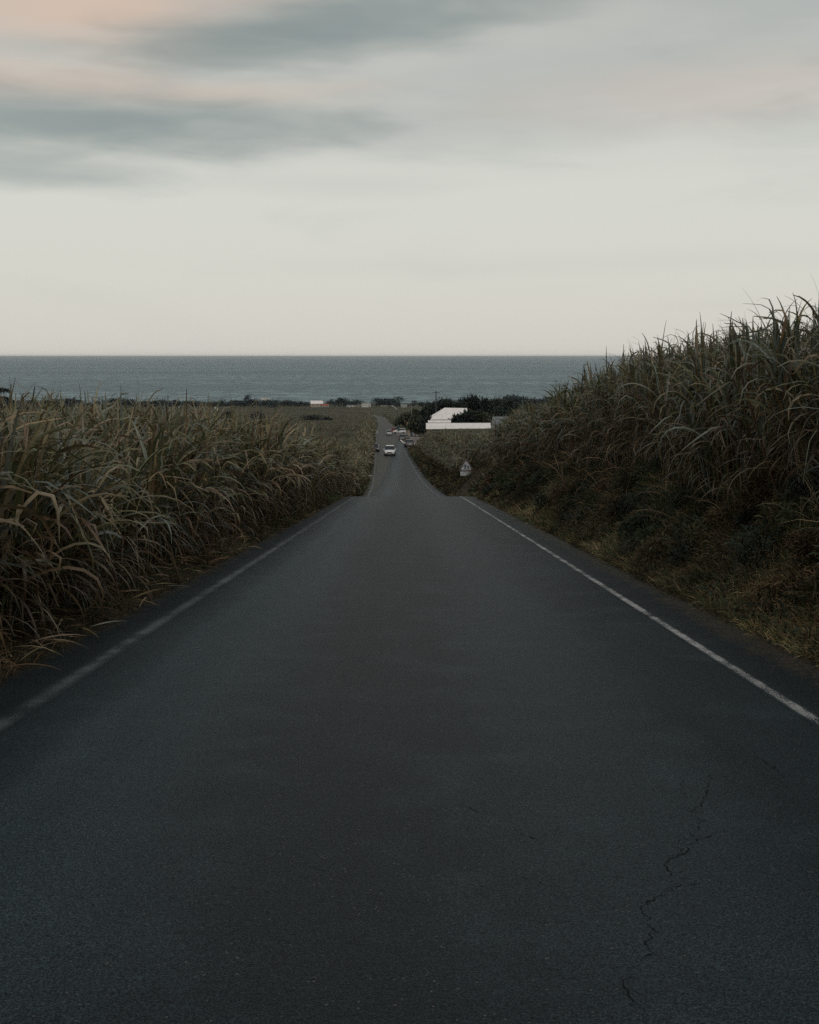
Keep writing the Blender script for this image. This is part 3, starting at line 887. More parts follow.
# trees round the white roofed shed (px, Y, top py, width m, kind, label)
clus = [(441, 300, 398, 9, 'round', 'dark round tree behind the left end of the white roof'),
        (453, 310, 397, 10, 'round', 'dark tree directly behind the white roof ridge'),
        (463, 325, 396, 10, 'bushy', 'dark tree between the roof ridge and the tallest tree'),
        (474, 320, 391, 12, 'round', 'tallest dark tree behind the white roofed shed'),
        (485, 325, 394, 11, 'ragged', 'second tallest tree behind the shed, leafy top'),
        (495, 380, 394, 10, 'ragged', 'pale thin crowned tree right of the tallest tree'),
        (508, 350, 396, 10, 'round', 'round headed tree standing above the right treeline'),
        (519, 360, 400, 13, 'bushy', 'low dark tree near the right end of the treeline'),
        (531, 370, 400, 11, 'round', 'last tree of the treeline beside the cane slope'),
        (500, 300, 404, 15, 'bushy', 'broad dark bush under the round headed tree'),
        (515, 300, 408, 14, 'bushy', 'broad bush above the grey sheet roof'),
        (461, 253.5, 410, 6.0, 'bushy', 'dark tree in front of the white roof, left one'),
        (469, 253, 407, 6.5, 'bushy', 'dark tree in front of the white roof, tallest one'),
        (480, 254, 408, 7.0, 'round', 'olive tree in front of the white roof, right one'),
        (490, 256, 411, 5.5, 'round', 'brownish tree at the right end of the white roof'),
        (415, 295, 417, 5, 'bushy', 'bushy tree over the parked cars'),
        (428, 262, 414, 6, 'bushy', 'dark bush touching the left end of the white roof'),
        (408, 345, 411, 7, 'ragged', 'loose pale green tree right of the street lamp'),
        (418, 335, 413, 6, 'bushy', 'tree behind the parked cars, broad crown'),
        (406, 400, 411, 7, 'bushy', 'dark bush just behind the street lamp'),
        (402, 420, 416, 5, 'bushy', 'low bush on the right road edge before the bend'),
        (431, 420, 402, 9, 'round', 'tree between the lamp and the white roof, far back'),
        (415, 430, 406, 8, 'round', 'far tree above the forecourt bushes')]
for i, (px, Y, top, w, kd, lb) in enumerate(clus):
    X = (px - CX) / F * Y; gz = float(ground_z(X, Y)); h = EYE - (top - CY) / F * Y - gz
    c = (.015, .021, .016) if i not in (5, 13, 14, 15, 17, 18, 19, 20, 22) else (.038, .040, .024)
    place(make_tree(h, w, kd, 2200, .34 + Y * .0006, c, 60 + i), px, Y, label=lb)
# conifer at left frame edge
X = (-1 - CX) / F * 100; gz = float(ground_z(X, 100))
place(make_tree(EYE - (374 - CY) / F * 100 - gz, 8.0, 'conifer', 0, 0, (.012, .020, .017), 99), -1, 100, label='dark conifer with drooping tiers at the left frame edge')
tr = [(14, 420, 401, 12), (30, 600, 400, 16)]
for i, (px, Y, top, w) in enumerate(tr):
    X = (px - CX) / F * Y; h = EYE - (top - CY) / F * Y - float(ground_z(X, Y))
    place(make_tree(h, w, 'bushy', 1500, .6, (.016, .024, .020), 120 + i), px, Y, label=['dark bush just right of the left edge conifer', 'dark bush behind the left cane, second from the edge'][i])

# ------------------------------------------------------------------ buildings
def box(bm, x0, x1, y0, y1, z0, z1):
    v = [bm.verts.new(p) for p in ((x0, y0, z0), (x1, y0, z0), (x1, y1, z0), (x0, y1, z0), (x0, y0, z1), (x1, y0, z1), (x1, y1, z1), (x0, y1, z1))]
    for f in ((0, 1, 2, 3), (4, 5, 6, 7), (0, 1, 5, 4), (1, 2, 6, 5), (2, 3, 7, 6), (3, 0, 4, 7)): bm.faces.new([v[i] for i in f])


def slab(bm, pts, th):
    """a thick roof plane from 4 corner points"""
    lo = [bm.verts.new(Vector(p)) for p in pts]; hi = [bm.verts.new(Vector(p) + Vector((0, 0, th))) for p in pts]
    n = len(pts)
    bm.faces.new(lo); bm.faces.new(hi)
    for i in range(n): bm.faces.new((lo[i], lo[(i + 1) % n], hi[(i + 1) % n], hi[i]))


def windows(root, w, y, zc, n, ww=1.0, wh=1.0):
    for k in range(n):
        xc = -w / 2 + (k + .5) * w / n
        b = bmesh.new(); box(b, xc - ww / 2 - .08, xc + ww / 2 + .08, y - .04, y - .003, zc - wh / 2 - .08, zc + wh / 2 + .08)
        fr = bm_obj('window', b, M['wood'], root)
        b = bmesh.new(); box(b, xc - ww / 2, xc + ww / 2, y - .06, y - .044, zc - wh / 2, zc + wh / 2)
        bm_obj('pane', b, M['glass'], fr)


def house(px, Y, w, d, h, roofh, wall, roof, label, kind='gable', rz=0, sink=0.0, nwin=3):
    X = (px - CX) / F * Y
    root = empty('house', (X, Y, float(ground_z(X, Y)) - sink), rz)
    b = bmesh.new(); box(b, -w / 2, w / 2, 0, d, -1, h)
    if kind == 'gable':
        for s in (-1, 1):
            x = s * (w / 2 - .001)
            v = [b.verts.new((x, 0, h)), b.verts.new((x, d, h)), b.verts.new((x, d / 2, h + roofh - .05))]; b.faces.new(v)
    bm_obj('wall', b, wall, root)
    b = bmesh.new()
    if kind == 'gable':
        o_ = .4
        k = roofh / (d / 2)
        slab(b, [(-w / 2 - o_, -o_, h - o_ * k), (w / 2 + o_, -o_, h - o_ * k), (w / 2 + o_, d / 2, h + roofh), (-w / 2 - o_, d / 2, h + roofh)], .14)
        slab(b, [(-w / 2 - o_, d + o_, h - o_ * k), (w / 2 + o_, d + o_, h - o_ * k), (w / 2 + o_, d / 2 + .003, h + roofh), (-w / 2 - o_, d / 2 + .003, h + roofh)], .14)
    else:
        box(b, -w / 2 - .25, w / 2 + .25, -.25, d + .25, h + .003, h + .25)
        box(b, -w / 2 + .1, -w / 2 + 1.4, .4, 1.5, h + .253, h + .9)
    bm_obj('roof', b, roof, root)
    windows(root, w, 0, h * .55, nwin)
    b = bmesh.new(); box(b, -.5, .5, -.05, -.003, 0, 2.1)
    bm_obj('door', b, M['wood'], root, loc=(w * .42 - .6, 0, 0))
    return tag(root, label, 'house')


house(101, 1360, 9, 8, 2.8, 1.6, M['wall'], M['dull'], 'small white house far off behind the left cane tips', 'flat')
house(265, 1500, 12, 9, 5.5, 1.6, M['wall'], M['white'], 'pale house half hidden in the thicket right of the ragged tall tree', 'flat', sink=-5.5)
house(317, 1385, 15, 10, 4.8, 3.4, M['wallb'], M['white'], 'large white roofed house with tan walls on the coast', 'gable', rz=.2)
house(325, 1370, 8, 7, 2.6, 1.6, M['wall'], M['red'], 'low red roofed annex right of the large coastal house', 'gable')
house(351, 1375, 11, 8, 2.6, 1, M['wall'], M['dull'], 'long low white shed between the lone tree and the box house', 'flat')
house(366, 1365, 11, 10, 5.2, 1, M['wall'], M['dull'], 'pale box shaped house just left of the road end', 'flat')
house(359, 1372, 7, 8, 3.0, 1, M['wallb'], M['grey'], 'small lean to joined left of the box house', 'flat')
house(384, 1330, 8, 7, 2.6, 1, M['wallb'], M['grey'], 'tiny grey roofed house behind the road bend', 'flat')
house(404, 1300, 7, 7, 3.2, 1.0, M['wall'], M['dull'], 'small white house under the tallest ragged tree', 'gable')
house(216, 1100, 2.6, 3, 3.2, 1, M['wall'], M['white'], 'tiny white hut in the left field above cane tips', 'flat', nwin=1)

# white roofed shed complex
Y0 = 245.0
sh = empty('shed', at(458, 427, Y0)); gz = float(ground_z(sh.location.x, Y0 + 4))
s_ = Y0 / F
def lx(px, d=0): return (px - CX) / F * (Y0 + d) - (458 - CX) / F * Y0
def lz(py, d=0): return -(py - CY) / F * (Y0 + d) + (427 - CY) / F * Y0
b = bmesh.new(); box(b, lx(428), lx(489), 1.2, 3.6, gz - sh.location.z - .5, lz(424.6, 1.2)); bm_obj('wall', b, M['wallb'], sh)
b = bmesh.new(); slab(b, [(lx(426, -.2), -.2, lz(427.3, -.2)), (lx(491, -.2), -.2, lz(426.8, -.2)), (lx(490.5, 3.8), 3.8, lz(421.4, 3.8)), (lx(426, 3.8), 3.8, lz(421.6, 3.8))], .12)
bm_obj('lower_roof', b, M['white'], sh)
b = bmesh.new(); slab(b, [(lx(428, 4.3), 4.3, lz(420.8, 4.3)), (lx(451, 4.3), 4.3, lz(420.8, 4.3)), (lx(451, 5.6), 5.6, lz(418.6, 5.6)), (lx(428, 5.6), 5.6, lz(418.8, 5.6))], .1)
bm_obj('middle_roof', b, M['white'], sh)
b = bmesh.new(); slab(b, [(lx(430.5, 13.9), 13.9, lz(418, 13.9)), (lx(468, 13.9), 13.9, lz(417.6, 13.9)), (lx(467, 20.5), 20.5, lz(406.6, 20.5)), (lx(444.5, 20.5), 20.5, lz(406.2, 20.5))], .12)
slab(b, [(lx(430.5, 13.9), 13.9, lz(418, 13.9)), (lx(444.5, 20.503), 20.503, lz(406.2, 20.503)), (lx(430.5, 13.9), 27, lz(418, 13.9))], .12)
slab(b, [(lx(444.5, 20.506), 20.506, lz(406.2, 20.506)), (lx(467, 20.506), 20.506, lz(406.6, 20.506)), (lx(468, 13.9), 27, lz(417.6, 13.9)), (lx(430.5, 13.9), 27, lz(418, 13.9))], .12)
bm_obj('roof', b, M['white'], sh)
b = bmesh.new(); box(b, lx(433), lx(466), 14.5, 26, gz - sh.location.z - .5, lz(418.6, 13.9)); bm_obj('upper_wall', b, M['wallb'], sh)
b = bmesh.new()
for k in range(5): box(b, lx(434) + k * 2.2, lx(434) + k * 2.2 + 1.0, 1.15, 1.197, lz(427) - 1.5, lz(427) - .4)
bm_obj('window', b, M['glass'], sh)
tag(sh, 'long white roofed shed with tiered roofs behind the right cane', 'shed')

sh = empty('shed', at(500, 425, 230)); s_ = 230 / F
gz = float(ground_z(sh.location.x, 232)) - sh.location.z
b = bmesh.new(); slab(b, [(-9 * s_, 0, -.2), (16 * s_, 0, -.2), (17 * s_, 4, 9 * s_), (-6 * s_, 4, 9 * s_)], .07); bm_obj('roof', b, M['grey'], sh)
b = bmesh.new(); box(b, -8 * s_, 15 * s_, .4, 3.8, gz - .3, -.25); bm_obj('wall', b, M['grey'], sh)
for q in (-10, -6.5):
    a = Acc(); tubes(a, np.array([[(q + 6) * s_, -.3, -.6]]), np.array([[(q - .5) * s_, -.3, 8.5 * s_]]), np.array([.07]), np.array([.07]), np.zeros((1, 3)), 6)
    a.build('pole', M['wood'], sh)
tag(sh, 'grey sheet roofed shelter right of the white roofed shed', 'shed')

# ------------------------------------------------------------------ poles, lamp, sign, posts
def pole(px, Y, top, r, mat, label, name='utility_pole', cross=True):
    X = (px - CX) / F * Y; gz = float(ground_z(X, Y)); h = EYE - (top - CY) / F * Y - gz
    root = empty(name, (X, Y, gz))
    a = Acc(); tubes(a, np.array([[0, 0, -.4]]), np.array([[0, 0, h]]), np.array([r * 1.2]), np.array([r * .8]), np.zeros((1, 3)), 10)
    a.build('pole', mat, root)
    if cross:
        b = bmesh.new(); box(b, -.9, .9, r, r + .1, h - .5, h - .38); bm_obj('crossarm', b, mat, root)
        for s in (-.8, 0, .8):
            a = Acc(); tubes(a, np.array([[s, r + .05, h - .375]]), np.array([[s, r + .05, h - .2]]), np.array([.05]), np.array([.03]), np.zeros((1, 3)), 8); a.build('insulator', M['concrete'], root)
    return tag(root, label, 'pole')
pole(436, 285, 389, .16, M['darkmetal'], 'tall dark pole left of the white roofed shed')
pole(427.5, 330, 398, .12, M['darkmetal'], 'thin dark pole further left of the shed', cross=False)
pole(369, 520, 407.5, .30, M['wood'], 'pale wooden post in the field left of the road', 'wooden_post', cross=False)
pole(411.5, 345, 402, .10, M['concrete'], 'pale thin pole among the trees above the forecourt', cross=False)

Y = 335; X = (397.5 - CX) / F * Y; gz = float(ground_z(X, Y)); h = EYE - (407.5 - CY) / F * Y - gz
lamp = empty('street_lamp', (X, Y, gz))
a = Acc(); tubes(a, np.array([[0, 0, -.3]]), np.array([[0, 0, h]]), np.array([.15]), np.array([.10]), np.zeros((1, 3)), 10); a.build('pole', M['darkmetal'], lamp)
a = Acc(); tubes(a, np.array([[0, 0, h - .05]]), np.array([[-1.15, 0, h + .85]]), np.array([.08]), np.array([.06]), np.zeros((1, 3)), 8); a.build('arm', M['carwhite'], lamp)
b = bmesh.new(); box(b, -.55, .3, -.16, .16, -.06, .1)
bmesh.ops.bevel(b, geom=b.edges[:], offset=.04, segments=2)
hd = bm_obj('lamp_head', b, M['carwhite'], lamp, loc=(-1.35, 0, h + .95)); hd.rotation_euler = (0, R(35), 0)
tag(lamp, 'street lamp with white angled arm on a dark pole beyond the cars', 'street lamp')

# warning sign
Y = 88.0; c = at(466.3, 466, Y); X = c.x; gz = float(ground_z(X, Y)); s_ = Y / F
sg = empty('road_sign', (X, Y, gz))
def tri(b, r, y, cz, th):
    v1, v2 = [], []
    for k in range(3):
        a = R(90 + 120 * k)
        for da in (-.12, .12):
            rr = r * (1 - abs(da) * .35)
            p = (math.cos(a + da) * rr, math.sin(a + da) * rr + cz)
            v1.append(b.verts.new((p[0], y, p[1]))); v2.append(b.verts.new((p[0], y + th, p[1])))
    b.faces.new(v1); b.faces.new(v2)
    for i in range(6): b.faces.new((v1[i], v1[(i + 1) % 6], v2[(i + 1) % 6], v2[i]))
zt = EYE - (464.8 - CY) / F * Y - gz
a = Acc(); tubes(a, np.array([[0, .06, -.4]]), np.array([[0, .06, zt + .5]]), np.array([.035]), np.array([.035]), np.zeros((1, 3)), 10); a.build('post', M['metal'], sg)
b = bmesh.new(); tri(b, .66, 0, zt, .02); bm_obj('sign_plate', b, M['metal'], sg)
b = bmesh.new(); tri(b, .625, -.006, zt, .004); bm_obj('sign_border', b, M['signred'], sg)
b = bmesh.new(); tri(b, .46, -.012, zt, .004); fp = bm_obj('sign_face', b, M['signwhite'], sg)
def fig(b, x, sc):
    def q(pts): b.faces.new([b.verts.new((x + p[0] * sc, -.016, zt - .21 + p[1] * sc)) for p in pts])
    q([(math.cos(t) * .10, .86 + math.sin(t) * .10) for t in [k * math.pi / 5 for k in range(10)]])
    q([(-.12, .72), (.12, .74), (.10, .36), (-.10, .36)])
    q([(-.10, .358), (.0, .358), (-.10, .0), (-.22, .02)])
    q([(.002, .358), (.10, .358), (.26, .04), (.14, .0)])
    q([(-.122, .70), (-.122, .60), (-.30, .42), (-.34, .50)])
    q([(.122, .72), (.118, .62), (.32, .52), (.34, .60)])
b = bmesh.new(); fig(b, -.09, .46); fig(b, .15, .34); bm_obj('pictogram', b, M['signblack'], fp)
b = bmesh.new(); box(b, -.48, .48, -.005, .015, zt - .72, zt - .38); bm_obj('sub_plate', b, M['signwhite'], sg)
tag(sg, 'triangular warning sign with two figures above a white plate', 'road sign')

# roadside bits of the lower stretch
def wbox(name, px, pyb, Y, w, d, h, mat, label, cat, bev=.02):
    X = (px - CX) / F * Y; gz = float(ground_z(X, Y))
    b = bmesh.new(); box(b, -w / 2, w / 2, 0, d, -.2, h); bmesh.ops.bevel(b, geom=b.edges[:], offset=bev, segments=2)
    return tag(bm_obj(name, b, mat, None, (X, Y, gz)), label, cat)
wbox('culvert_slab', 363.5, 477, 122, 1.9, .8, .30, M['concrete'], 'pale concrete culvert slab in the left verge', 'culvert slab')
wbox('marker_post', 378.8, 449, 205, .22, .22, 1.0, M['signwhite'], 'short white marker post left of the oncoming white car', 'marker post')
wbox('marker_post', 377.2, 431, 322, .30, .30, 1.0, M['signwhite'], 'small white post far down the left road edge', 'marker post')
wbox('gate_pillar', 408.5, 434, 300, .55, .5, 2.1, M['wallb'], 'tan gate pillar behind the forecourt, left one', 'gate pillar')
wbox('gate_pillar', 411.5, 434, 298, .50, .5, 1.9, M['grey'], 'grey gate pillar behind the forecourt, right one', 'gate pillar')
for (px, Y, t, w, h, lb) in ((413, 300, 422.5, .9, .8, 'small white signboard among the bushes above the forecourt'), (408, 310, 422, .8, .9, 'small orange signboard left of the white one')):
    X = (px - CX) / F * Y; gz = float(ground_z(X, Y)); zt_ = EYE - (t - CY) / F * Y - gz
    rt = empty('signboard', (X, Y, gz))
    b = bmesh.new(); box(b, -w / 2, w / 2, -.03, .03, zt_ - h / 2, zt_ + h / 2); bm_obj('board', b, M['white'] if 'white s' in lb else simple('orange_board', (.45, .25, .16)), rt)
    a = Acc(); tubes(a, np.array([[0, .06, -.2]]), np.array([[0, .06, zt_]]), np.array([.04]), np.array([.04]), np.zeros((1, 3)), 6); a.build('post', M['metal'], rt)
    tag(rt, lb, 'signboard')
X = (398.6 - CX) / F * 318; gz = float(ground_z(X, 318))
rt = empty('signboard', (X, 318, gz)); b = bmesh.new(); box(b, -.25, .25, -.05, .05, .9, 2.2); bm_obj('board', b, M['teal'], rt)
a = Acc(); tubes(a, np.array([[0, .09, -.2]]), np.array([[0, .09, 2.6]]), np.array([.05]), np.array([.05]), np.zeros((1, 3)), 6); a.build('post', M['metal'], rt)
tag(rt, 'narrow teal upright board behind the parked white car', 'signboard')

# ------------------------------------------------------------------ cars
def car(px, Y, yaw, paint, label, L=4.3, W=1.78, H=1.5, suv=False, dt=None):
    X = (px - CX) / F * Y if dt is None else dt + float(ROADX(Y))
    slope = float(P(Y + 1) - P(Y - 1)) / 2
    t_ = X - float(ROADX(Y)); onroad = abs(t_) < 3.2
    z0 = float(P(Y)) + (.0 if onroad else .03)
    root = empty('car', (X, Y, z0)); root.rotation_euler = Vector((math.cos(yaw), math.sin(yaw), slope * math.sin(yaw))).to_track_quat('X', 'Z').to_euler()
    # x forward. stations: x, half width, z low, z belt
    gc = .22 if suv else .16; belt = H * .60
    st = [(-.5, .80, gc + .12, belt * .86), (-.47, .93, gc, belt * .97), (-.30, 1, gc, belt * 1.02), (0, 1, gc, belt), (.20, 1, gc, belt * .98), (.33, .98, gc, belt * .94), (.45, .92, gc, belt * .80), (.49, .84, gc + .05, belt * .66), (.50, .76, gc + .14, belt * .55)]
    b = bmesh.new(); prev = None
    for (sx_, hw, zl, zb) in st:
        hw = hw * W / 2; x = sx_ * L
        prof = [(-hw * .86, zl), (-hw, zl + .12), (-hw, zl + (zb - zl) * .6), (-hw * .93, zb - .02), (-hw * .7, zb + .015), (0, zb + .03), (hw * .7, zb + .015), (hw * .93, zb - .02), (hw, zl + (zb - zl) * .6), (hw, zl + .12), (hw * .86, zl)]
        ring = [b.verts.new((x, p[0], p[1])) for p in prof]
        if prev:
            for k in range(len(ring)): b.faces.new((prev[k], prev[(k + 1) % len(ring)], ring[(k + 1) % len(ring)], ring[k]))
        else: b.faces.new(ring)
        prev = ring
    b.faces.new(prev)
    bm_obj('body', b, paint, root, smooth=True)
    # greenhouse
    hw0, hw1 = W / 2 * .90, W / 2 * .72; xr = -.46 if suv else -.44
    zb = belt * .98
    lo = [(xr * L, zb), (.22 * L, zb)]; hi = [((xr + .05) * L, H - .05), (.05 * L, H - .05)]
    b = bmesh.new()
    v = [b.verts.new(p) for p in ((lo[0][0], -hw0, zb), (lo[1][0], -hw0, zb), (lo[1][0], hw0, zb), (lo[0][0], hw0, zb), (hi[0][0], -hw1, H - .05), (hi[1][0], -hw1, H - .05), (hi[1][0], hw1, H - .05), (hi[0][0], hw1, H - .05))]
    for f in ((0, 1, 5, 4), (1, 2, 6, 5), (2, 3, 7, 6), (3, 0, 4, 7), (4, 5, 6, 7)): b.faces.new([v[i] for i in f])
    bm_obj('window', b, M['glass'], root)
    b = bmesh.new(); box(b, hi[0][0] - .04, hi[1][0] + .06, -hw1 - .02, hw1 + .02, H - .055, H); bmesh.ops.bevel(b, geom=b.edges[:], offset=.02, segments=2)
    for s in (-1, 1):   # pillars
        for (xa, xb) in ((lo[1][0], hi[1][0]), (lo[0][0], hi[0][0])):
            p0, p1 = Vector((xa, s * hw0, zb)), Vector((xb, s * hw1, H - .05)); d = Vector((.05, 0, 0)); e = Vector((0, s * .012, 0))
            q = [b.verts.new(p) for p in (p0 - d + e, p0 + d + e, p1 + d + e, p1 - d + e)]; b.faces.new(q)
    bm_obj('roof', b, paint, root)
    rw = .33 if suv else .30
    for sx_ in (-.30, .31):
        for s in (-1, 1):
            b = bmesh.new(); bmesh.ops.create_cone(b, cap_ends=True, segments=20, radius1=rw, radius2=rw, depth=.2, matrix=Matrix.Rotation(R(90), 4, 'X'))
            bmesh.ops.bevel(b, geom=[e for e in b.edges if e.calc_face_angle(0) > 1], offset=.03, segments=2)
            w = bm_obj('wheel', b, M['tyre'], root, loc=(sx_ * L, s * (W / 2 - .08), rw))
            b = bmesh.new(); bmesh.ops.create_cone(b, cap_ends=True, segments=16, radius1=rw * .6, radius2=rw * .52, depth=.03, matrix=Matrix.Translation((0, s * .105, 0)) @ Matrix.Rotation(R(90), 4, 'X'))
            bm_obj('rim', b, M['rim'], w)
    for s in (-1, 1):
        b = bmesh.new(); box(b, -.06, .06, -.2, .2, -.075, .075); bmesh.ops.bevel(b, geom=b.edges[:], offset=.03, segments=2)
        bm_obj('headlight', b, M['lampglass'], root, loc=(L * .478, s * W * .34, belt * .66))
        b = bmesh.new(); box(b, -.04, .04, -.11, .11, -.13, .13); bmesh.ops.bevel(b, geom=b.edges[:], offset=.02, segments=2)
        bm_obj('tail_light', b, M['redglass'], root, loc=(-L * .485, s * W * .38, belt * .82))
        b = bmesh.new(); box(b, -.09, .07, -.11, .11, -.07, .07); bmesh.ops.bevel(b, geom=b.edges[:], offset=.03, segments=2)
        bm_obj('mirror', b, paint, root, loc=(.17 * L, s * (W / 2 + .08), belt * 1.08))
    b = bmesh.new(); box(b, L * .485, L * .506, -W * .22, W * .22, belt * .50, belt * .66); bm_obj('grille', b, M['tyre'], root)
    b = bmesh.new(); box(b, L * .47, L * .504, -W * .36, W * .36, gc + .04, gc + .17); bm_obj('bumper', b, M['tyre'], root)
    b = bmesh.new(); box(b, L * .508, L * .512, -.26, .26, belt * .36, belt * .47); bm_obj('number_plate', b, M['signwhite'], root)
    b = bmesh.new(); box(b, -L * .506, -L * .497, -.26, .26, belt * .5, belt * .62); bm_obj('number_plate', b, M['signwhite'], root)
    return tag(root, label, 'car')


car(389.8, 187, R(-90), M['carwhite'], 'white car driving uphill towards the viewer on the lower road', W=1.82, H=1.62, suv=True)
car(389.2, 308, R(90), M['carsilver'], 'pale silver car in the right lane further down the road', W=1.66, H=1.45, L=4.0)
car(399.6, 326, R(176), M['carwhite'], 'white car parked side on at the forecourt edge', L=3.9)
car(394.6, 341, R(150), M['carred'], 'red car just behind the parked white car', L=3.6)
car(409.0, 219, R(95), M['cargrey'], 'grey car parked against the bank beside the forecourt', H=1.5)
car(404.2, 262, R(75), M['cargrey'], 'dull grey car parked mid forecourt', H=1.42)
car(373.9, 200, R(-85), simple('maroon_paint', (.045, .022, .022), .4, .5), 'dark maroon car tucked into the left verge', H=1.35, L=3.8)

# ------------------------------------------------------------------ haze
b = bmesh.new(); box(b, -61000, 61000, -130, 90000, -86.0, 17)
t = NT('haze'); pv = t.n('ShaderNodeVolumePrincipled'); pv.inputs['Color'].default_value = (.86, .93, .95, 1); pv.inputs['Density'].default_value = 3.8e-5; pv.inputs['Anisotropy'].default_value = .5
t.l(pv.outputs[0], t.out.inputs['Volume'])
hz = bm_obj('haze', b, t.m); tag(hz, 'thin pale haze lying over the land and sea', 'haze', kind='stuff')
try: t.m.cycles.homogeneous_volume = True
except Exception: pass

# ------------------------------------------------------------------ world: overcast evening sky
SUN_EL, SUN_AZ = R(64), R(165)   # azimuth clockwise from +Y
w = bpy.data.worlds.new('World'); scene.world = w; w.use_nodes = True
class WT(NT):
    def __init__(s, tree): s.t = tree
t = WT(w.node_tree); w.node_tree.nodes.clear()
out = t.n('ShaderNodeOutputWorld'); bg = t.n('ShaderNodeBackground'); t.l(bg.outputs[0], out.inputs[0])
sky = t.n('ShaderNodeTexSky', sky_type='NISHITA'); sky.sun_disc = False; sky.sun_elevation = SUN_EL; sky.sun_rotation = SUN_AZ
sky.air_density = 1.5; sky.dust_density = 3
d = t.coords('Generated'); sp = t.n('ShaderNodeSeparateXYZ'); t.l(d, sp.inputs[0])
x, y, z = sp.outputs
hyp = t.math('SQRT', t.math('ADD', t.math('MULTIPLY', x, x), t.math('MULTIPLY', y, y)))
elv = t.math('DIVIDE', z, t.math('MAXIMUM', hyp, .02))
az = t.math('ARCTAN2', x, y)
cmb = t.n('ShaderNodeCombineXYZ'); t.l(az, cmb.inputs[0]); t.l(elv, cmb.inputs[1])
# cloud texture in a plane overhead far away from the horizon keeps its streaks when seen from elsewhere
n1 = t.noise(t.scaled(cmb.outputs[0], 4.0, 16, 1), 1.0, 5, .55, .4)
n2 = t.noise(t.scaled(cmb.outputs[0], 9.0, 40, 1), 1.0, 4, .5, .3)
n3 = t.noise(t.scaled(cmb.outputs[0], 2.0, 6, 1), 1.0, 3, .5, .2)
wobe = t.math('MULTIPLY', t.math('SUBTRACT', n1, .5), .030)
woba = t.math('MULTIPLY', t.math('SUBTRACT', n3, .5), .16)
A = t.math('ADD', az, woba); E = t.math('ADD', elv, wobe)
ramp = t.n('ShaderNodeValToRGB'); t.l(t.math('MULTIPLY', E, 1.0, clamp=True), ramp.inputs[0])
cr_ = ramp.color_ramp
stops = [(0.0, (.655, .632, .570)), (.06, (.675, .668, .605)), (.15, (.675, .682, .625)), (.22, (.60, .605, .56)), (.30, (.52, .525, .49)), (.55, (.29, .32, .32)), (1.0, (.20, .23, .25))]
cr_.elements[0].position = 0; cr_.elements[0].color = (*stops[0][1], 1)
cr_.elements[1].position = 1; cr_.elements[1].color = (*stops[-1][1], 1)
for p_, c_ in stops[1:-1]:
    e = cr_.elements.new(p_); e.color = (*c_, 1)
c = ramp.outputs[0]
TEAL = (.235, .285, .282); PEACH = (.66, .52, .42)
def blob(px, py, rx, ry, tilt, strength, colr, soft=(1.45, .05)):
    global c
    a0, e0 = (px - CX) / F, (CY - py) / F
    da = t.math('SUBTRACT', A, a0); de = t.math('SUBTRACT', t.math('SUBTRACT', E, e0), t.math('MULTIPLY', da, tilt))
    u = t.math('DIVIDE', da, rx / F); v = t.math('DIVIDE', de, ry / F)
    q = t.math('SQRT', t.math('ADD', t.math('MULTIPLY', u, u), t.math('MULTIPLY', v, v)))
    q = t.math('ADD', q, t.math('MULTIPLY', t.math('SUBTRACT', n2, .5), 1.0))
    m = t.math('SUBTRACT', 1.0, t.ss(q, soft[1], soft[0]))
    c = t.mix(t.math('MULTIPLY', m, strength), c, colr)
blob(640, 70, 300, 45, .05, .45, (.40, .43, .42))
blob(770, 12, 150, 34, .0, .55, (.38, .42, .42))
blob(480, 130, 260, 26, .06, .35, (.42, .44, .43))
blob(350, 110, 300, 40, .0, .30, (.40, .42, .40))
blob(90, 22, 230, 55, .10, .95, PEACH)
blob(120, 95, 260, 20, .02, .60, PEACH)
blob(730, 98, 230, 36, .03, .42, (.62, .52, .46))
blob(20, 62, 90, 16, 0, .5, (.46, .50, .48))
blob(340, 24, 260, 38, .14, .85, TEAL)
blob(230, 45, 120, 26, .05, .5, TEAL)
blob(60, 130, 270, 38, .03, .80, TEAL)
blob(230, 130, 160, 22, .05, .35, TEAL)
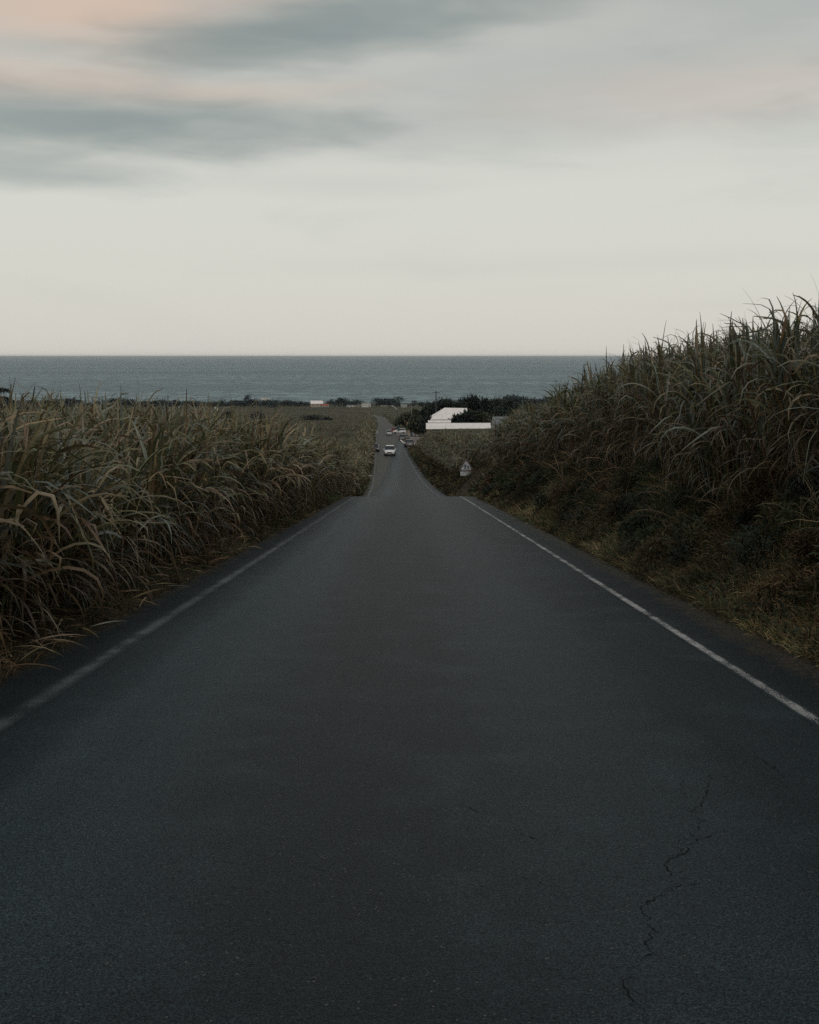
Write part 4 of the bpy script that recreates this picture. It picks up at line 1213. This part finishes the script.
blob(50, 180, 130, 17, .02, .60, (.28, .33, .32))
blob(330, 185, 140, 14, .0, .20, (.42, .44, .42))
blob(560, 265, 400, 12, .0, .12, (.48, .50, .48))
# loose streaks everywhere else, stronger higher up
c = t.mix(t.math('MULTIPLY', t.ss(n1, .48, .75), t.lin(elv, .02, .3, .06, .40)), c, (.33, .37, .37))
# the east behind the viewer is the dark side of the sky
back = t.ss(y, .3, -.6)
c = t.mix(t.math('MULTIPLY', back, .35), c, (.25, .28, .31))
# clouds cover nearly the whole Nishita sky
cl = t.mix(1.0, c, (10, 10, 10), 'MULTIPLY')
fin = t.mix(.965, sky.outputs[0], cl)
t.l(fin, bg.inputs[0]); bg.inputs[1].default_value = .10

sl = bpy.data.lights.new('sun', 'SUN'); sl.energy = 1.0; sl.angle = R(40); sl.color = (1, .93, .86)
so = bpy.data.objects.new('sun', sl); col.objects.link(so)
dirv = Vector((math.sin(SUN_AZ) * math.cos(SUN_EL), math.cos(SUN_AZ) * math.cos(SUN_EL), math.sin(SUN_EL)))
so.rotation_euler = dirv.to_track_quat('Z', 'Y').to_euler()

# ------------------------------------------------------------------ camera and render settings
cam = bpy.data.cameras.new('camera'); co = bpy.data.objects.new('camera', cam); col.objects.link(co)
co.location = (0, 0, EYE); co.rotation_euler = (R(90), 0, 0)
cam.sensor_fit = 'VERTICAL'; cam.sensor_height = 36; cam.lens = F / 1024 * 36; cam.shift_y = -155.5 / 1024
cam.clip_start = .1; cam.clip_end = 250000
scene.camera = co
scene.view_settings.view_transform = 'Standard'; scene.view_settings.look = 'None'
scene.view_settings.exposure = 0; scene.view_settings.gamma = 1
scene.render.engine = 'CYCLES'
cy = scene.cycles
cy.use_denoising = False
try: cy.denoiser = 'OPENIMAGEDENOISE'
except Exception: pass
cy.max_bounces = 4; cy.diffuse_bounces = 2; cy.glossy_bounces = 1; cy.transmission_bounces = 2; cy.volume_bounces = 0
cy.caustics_reflective = False; cy.caustics_refractive = False
scene.render.resolution_x = 819; scene.render.resolution_y = 1024
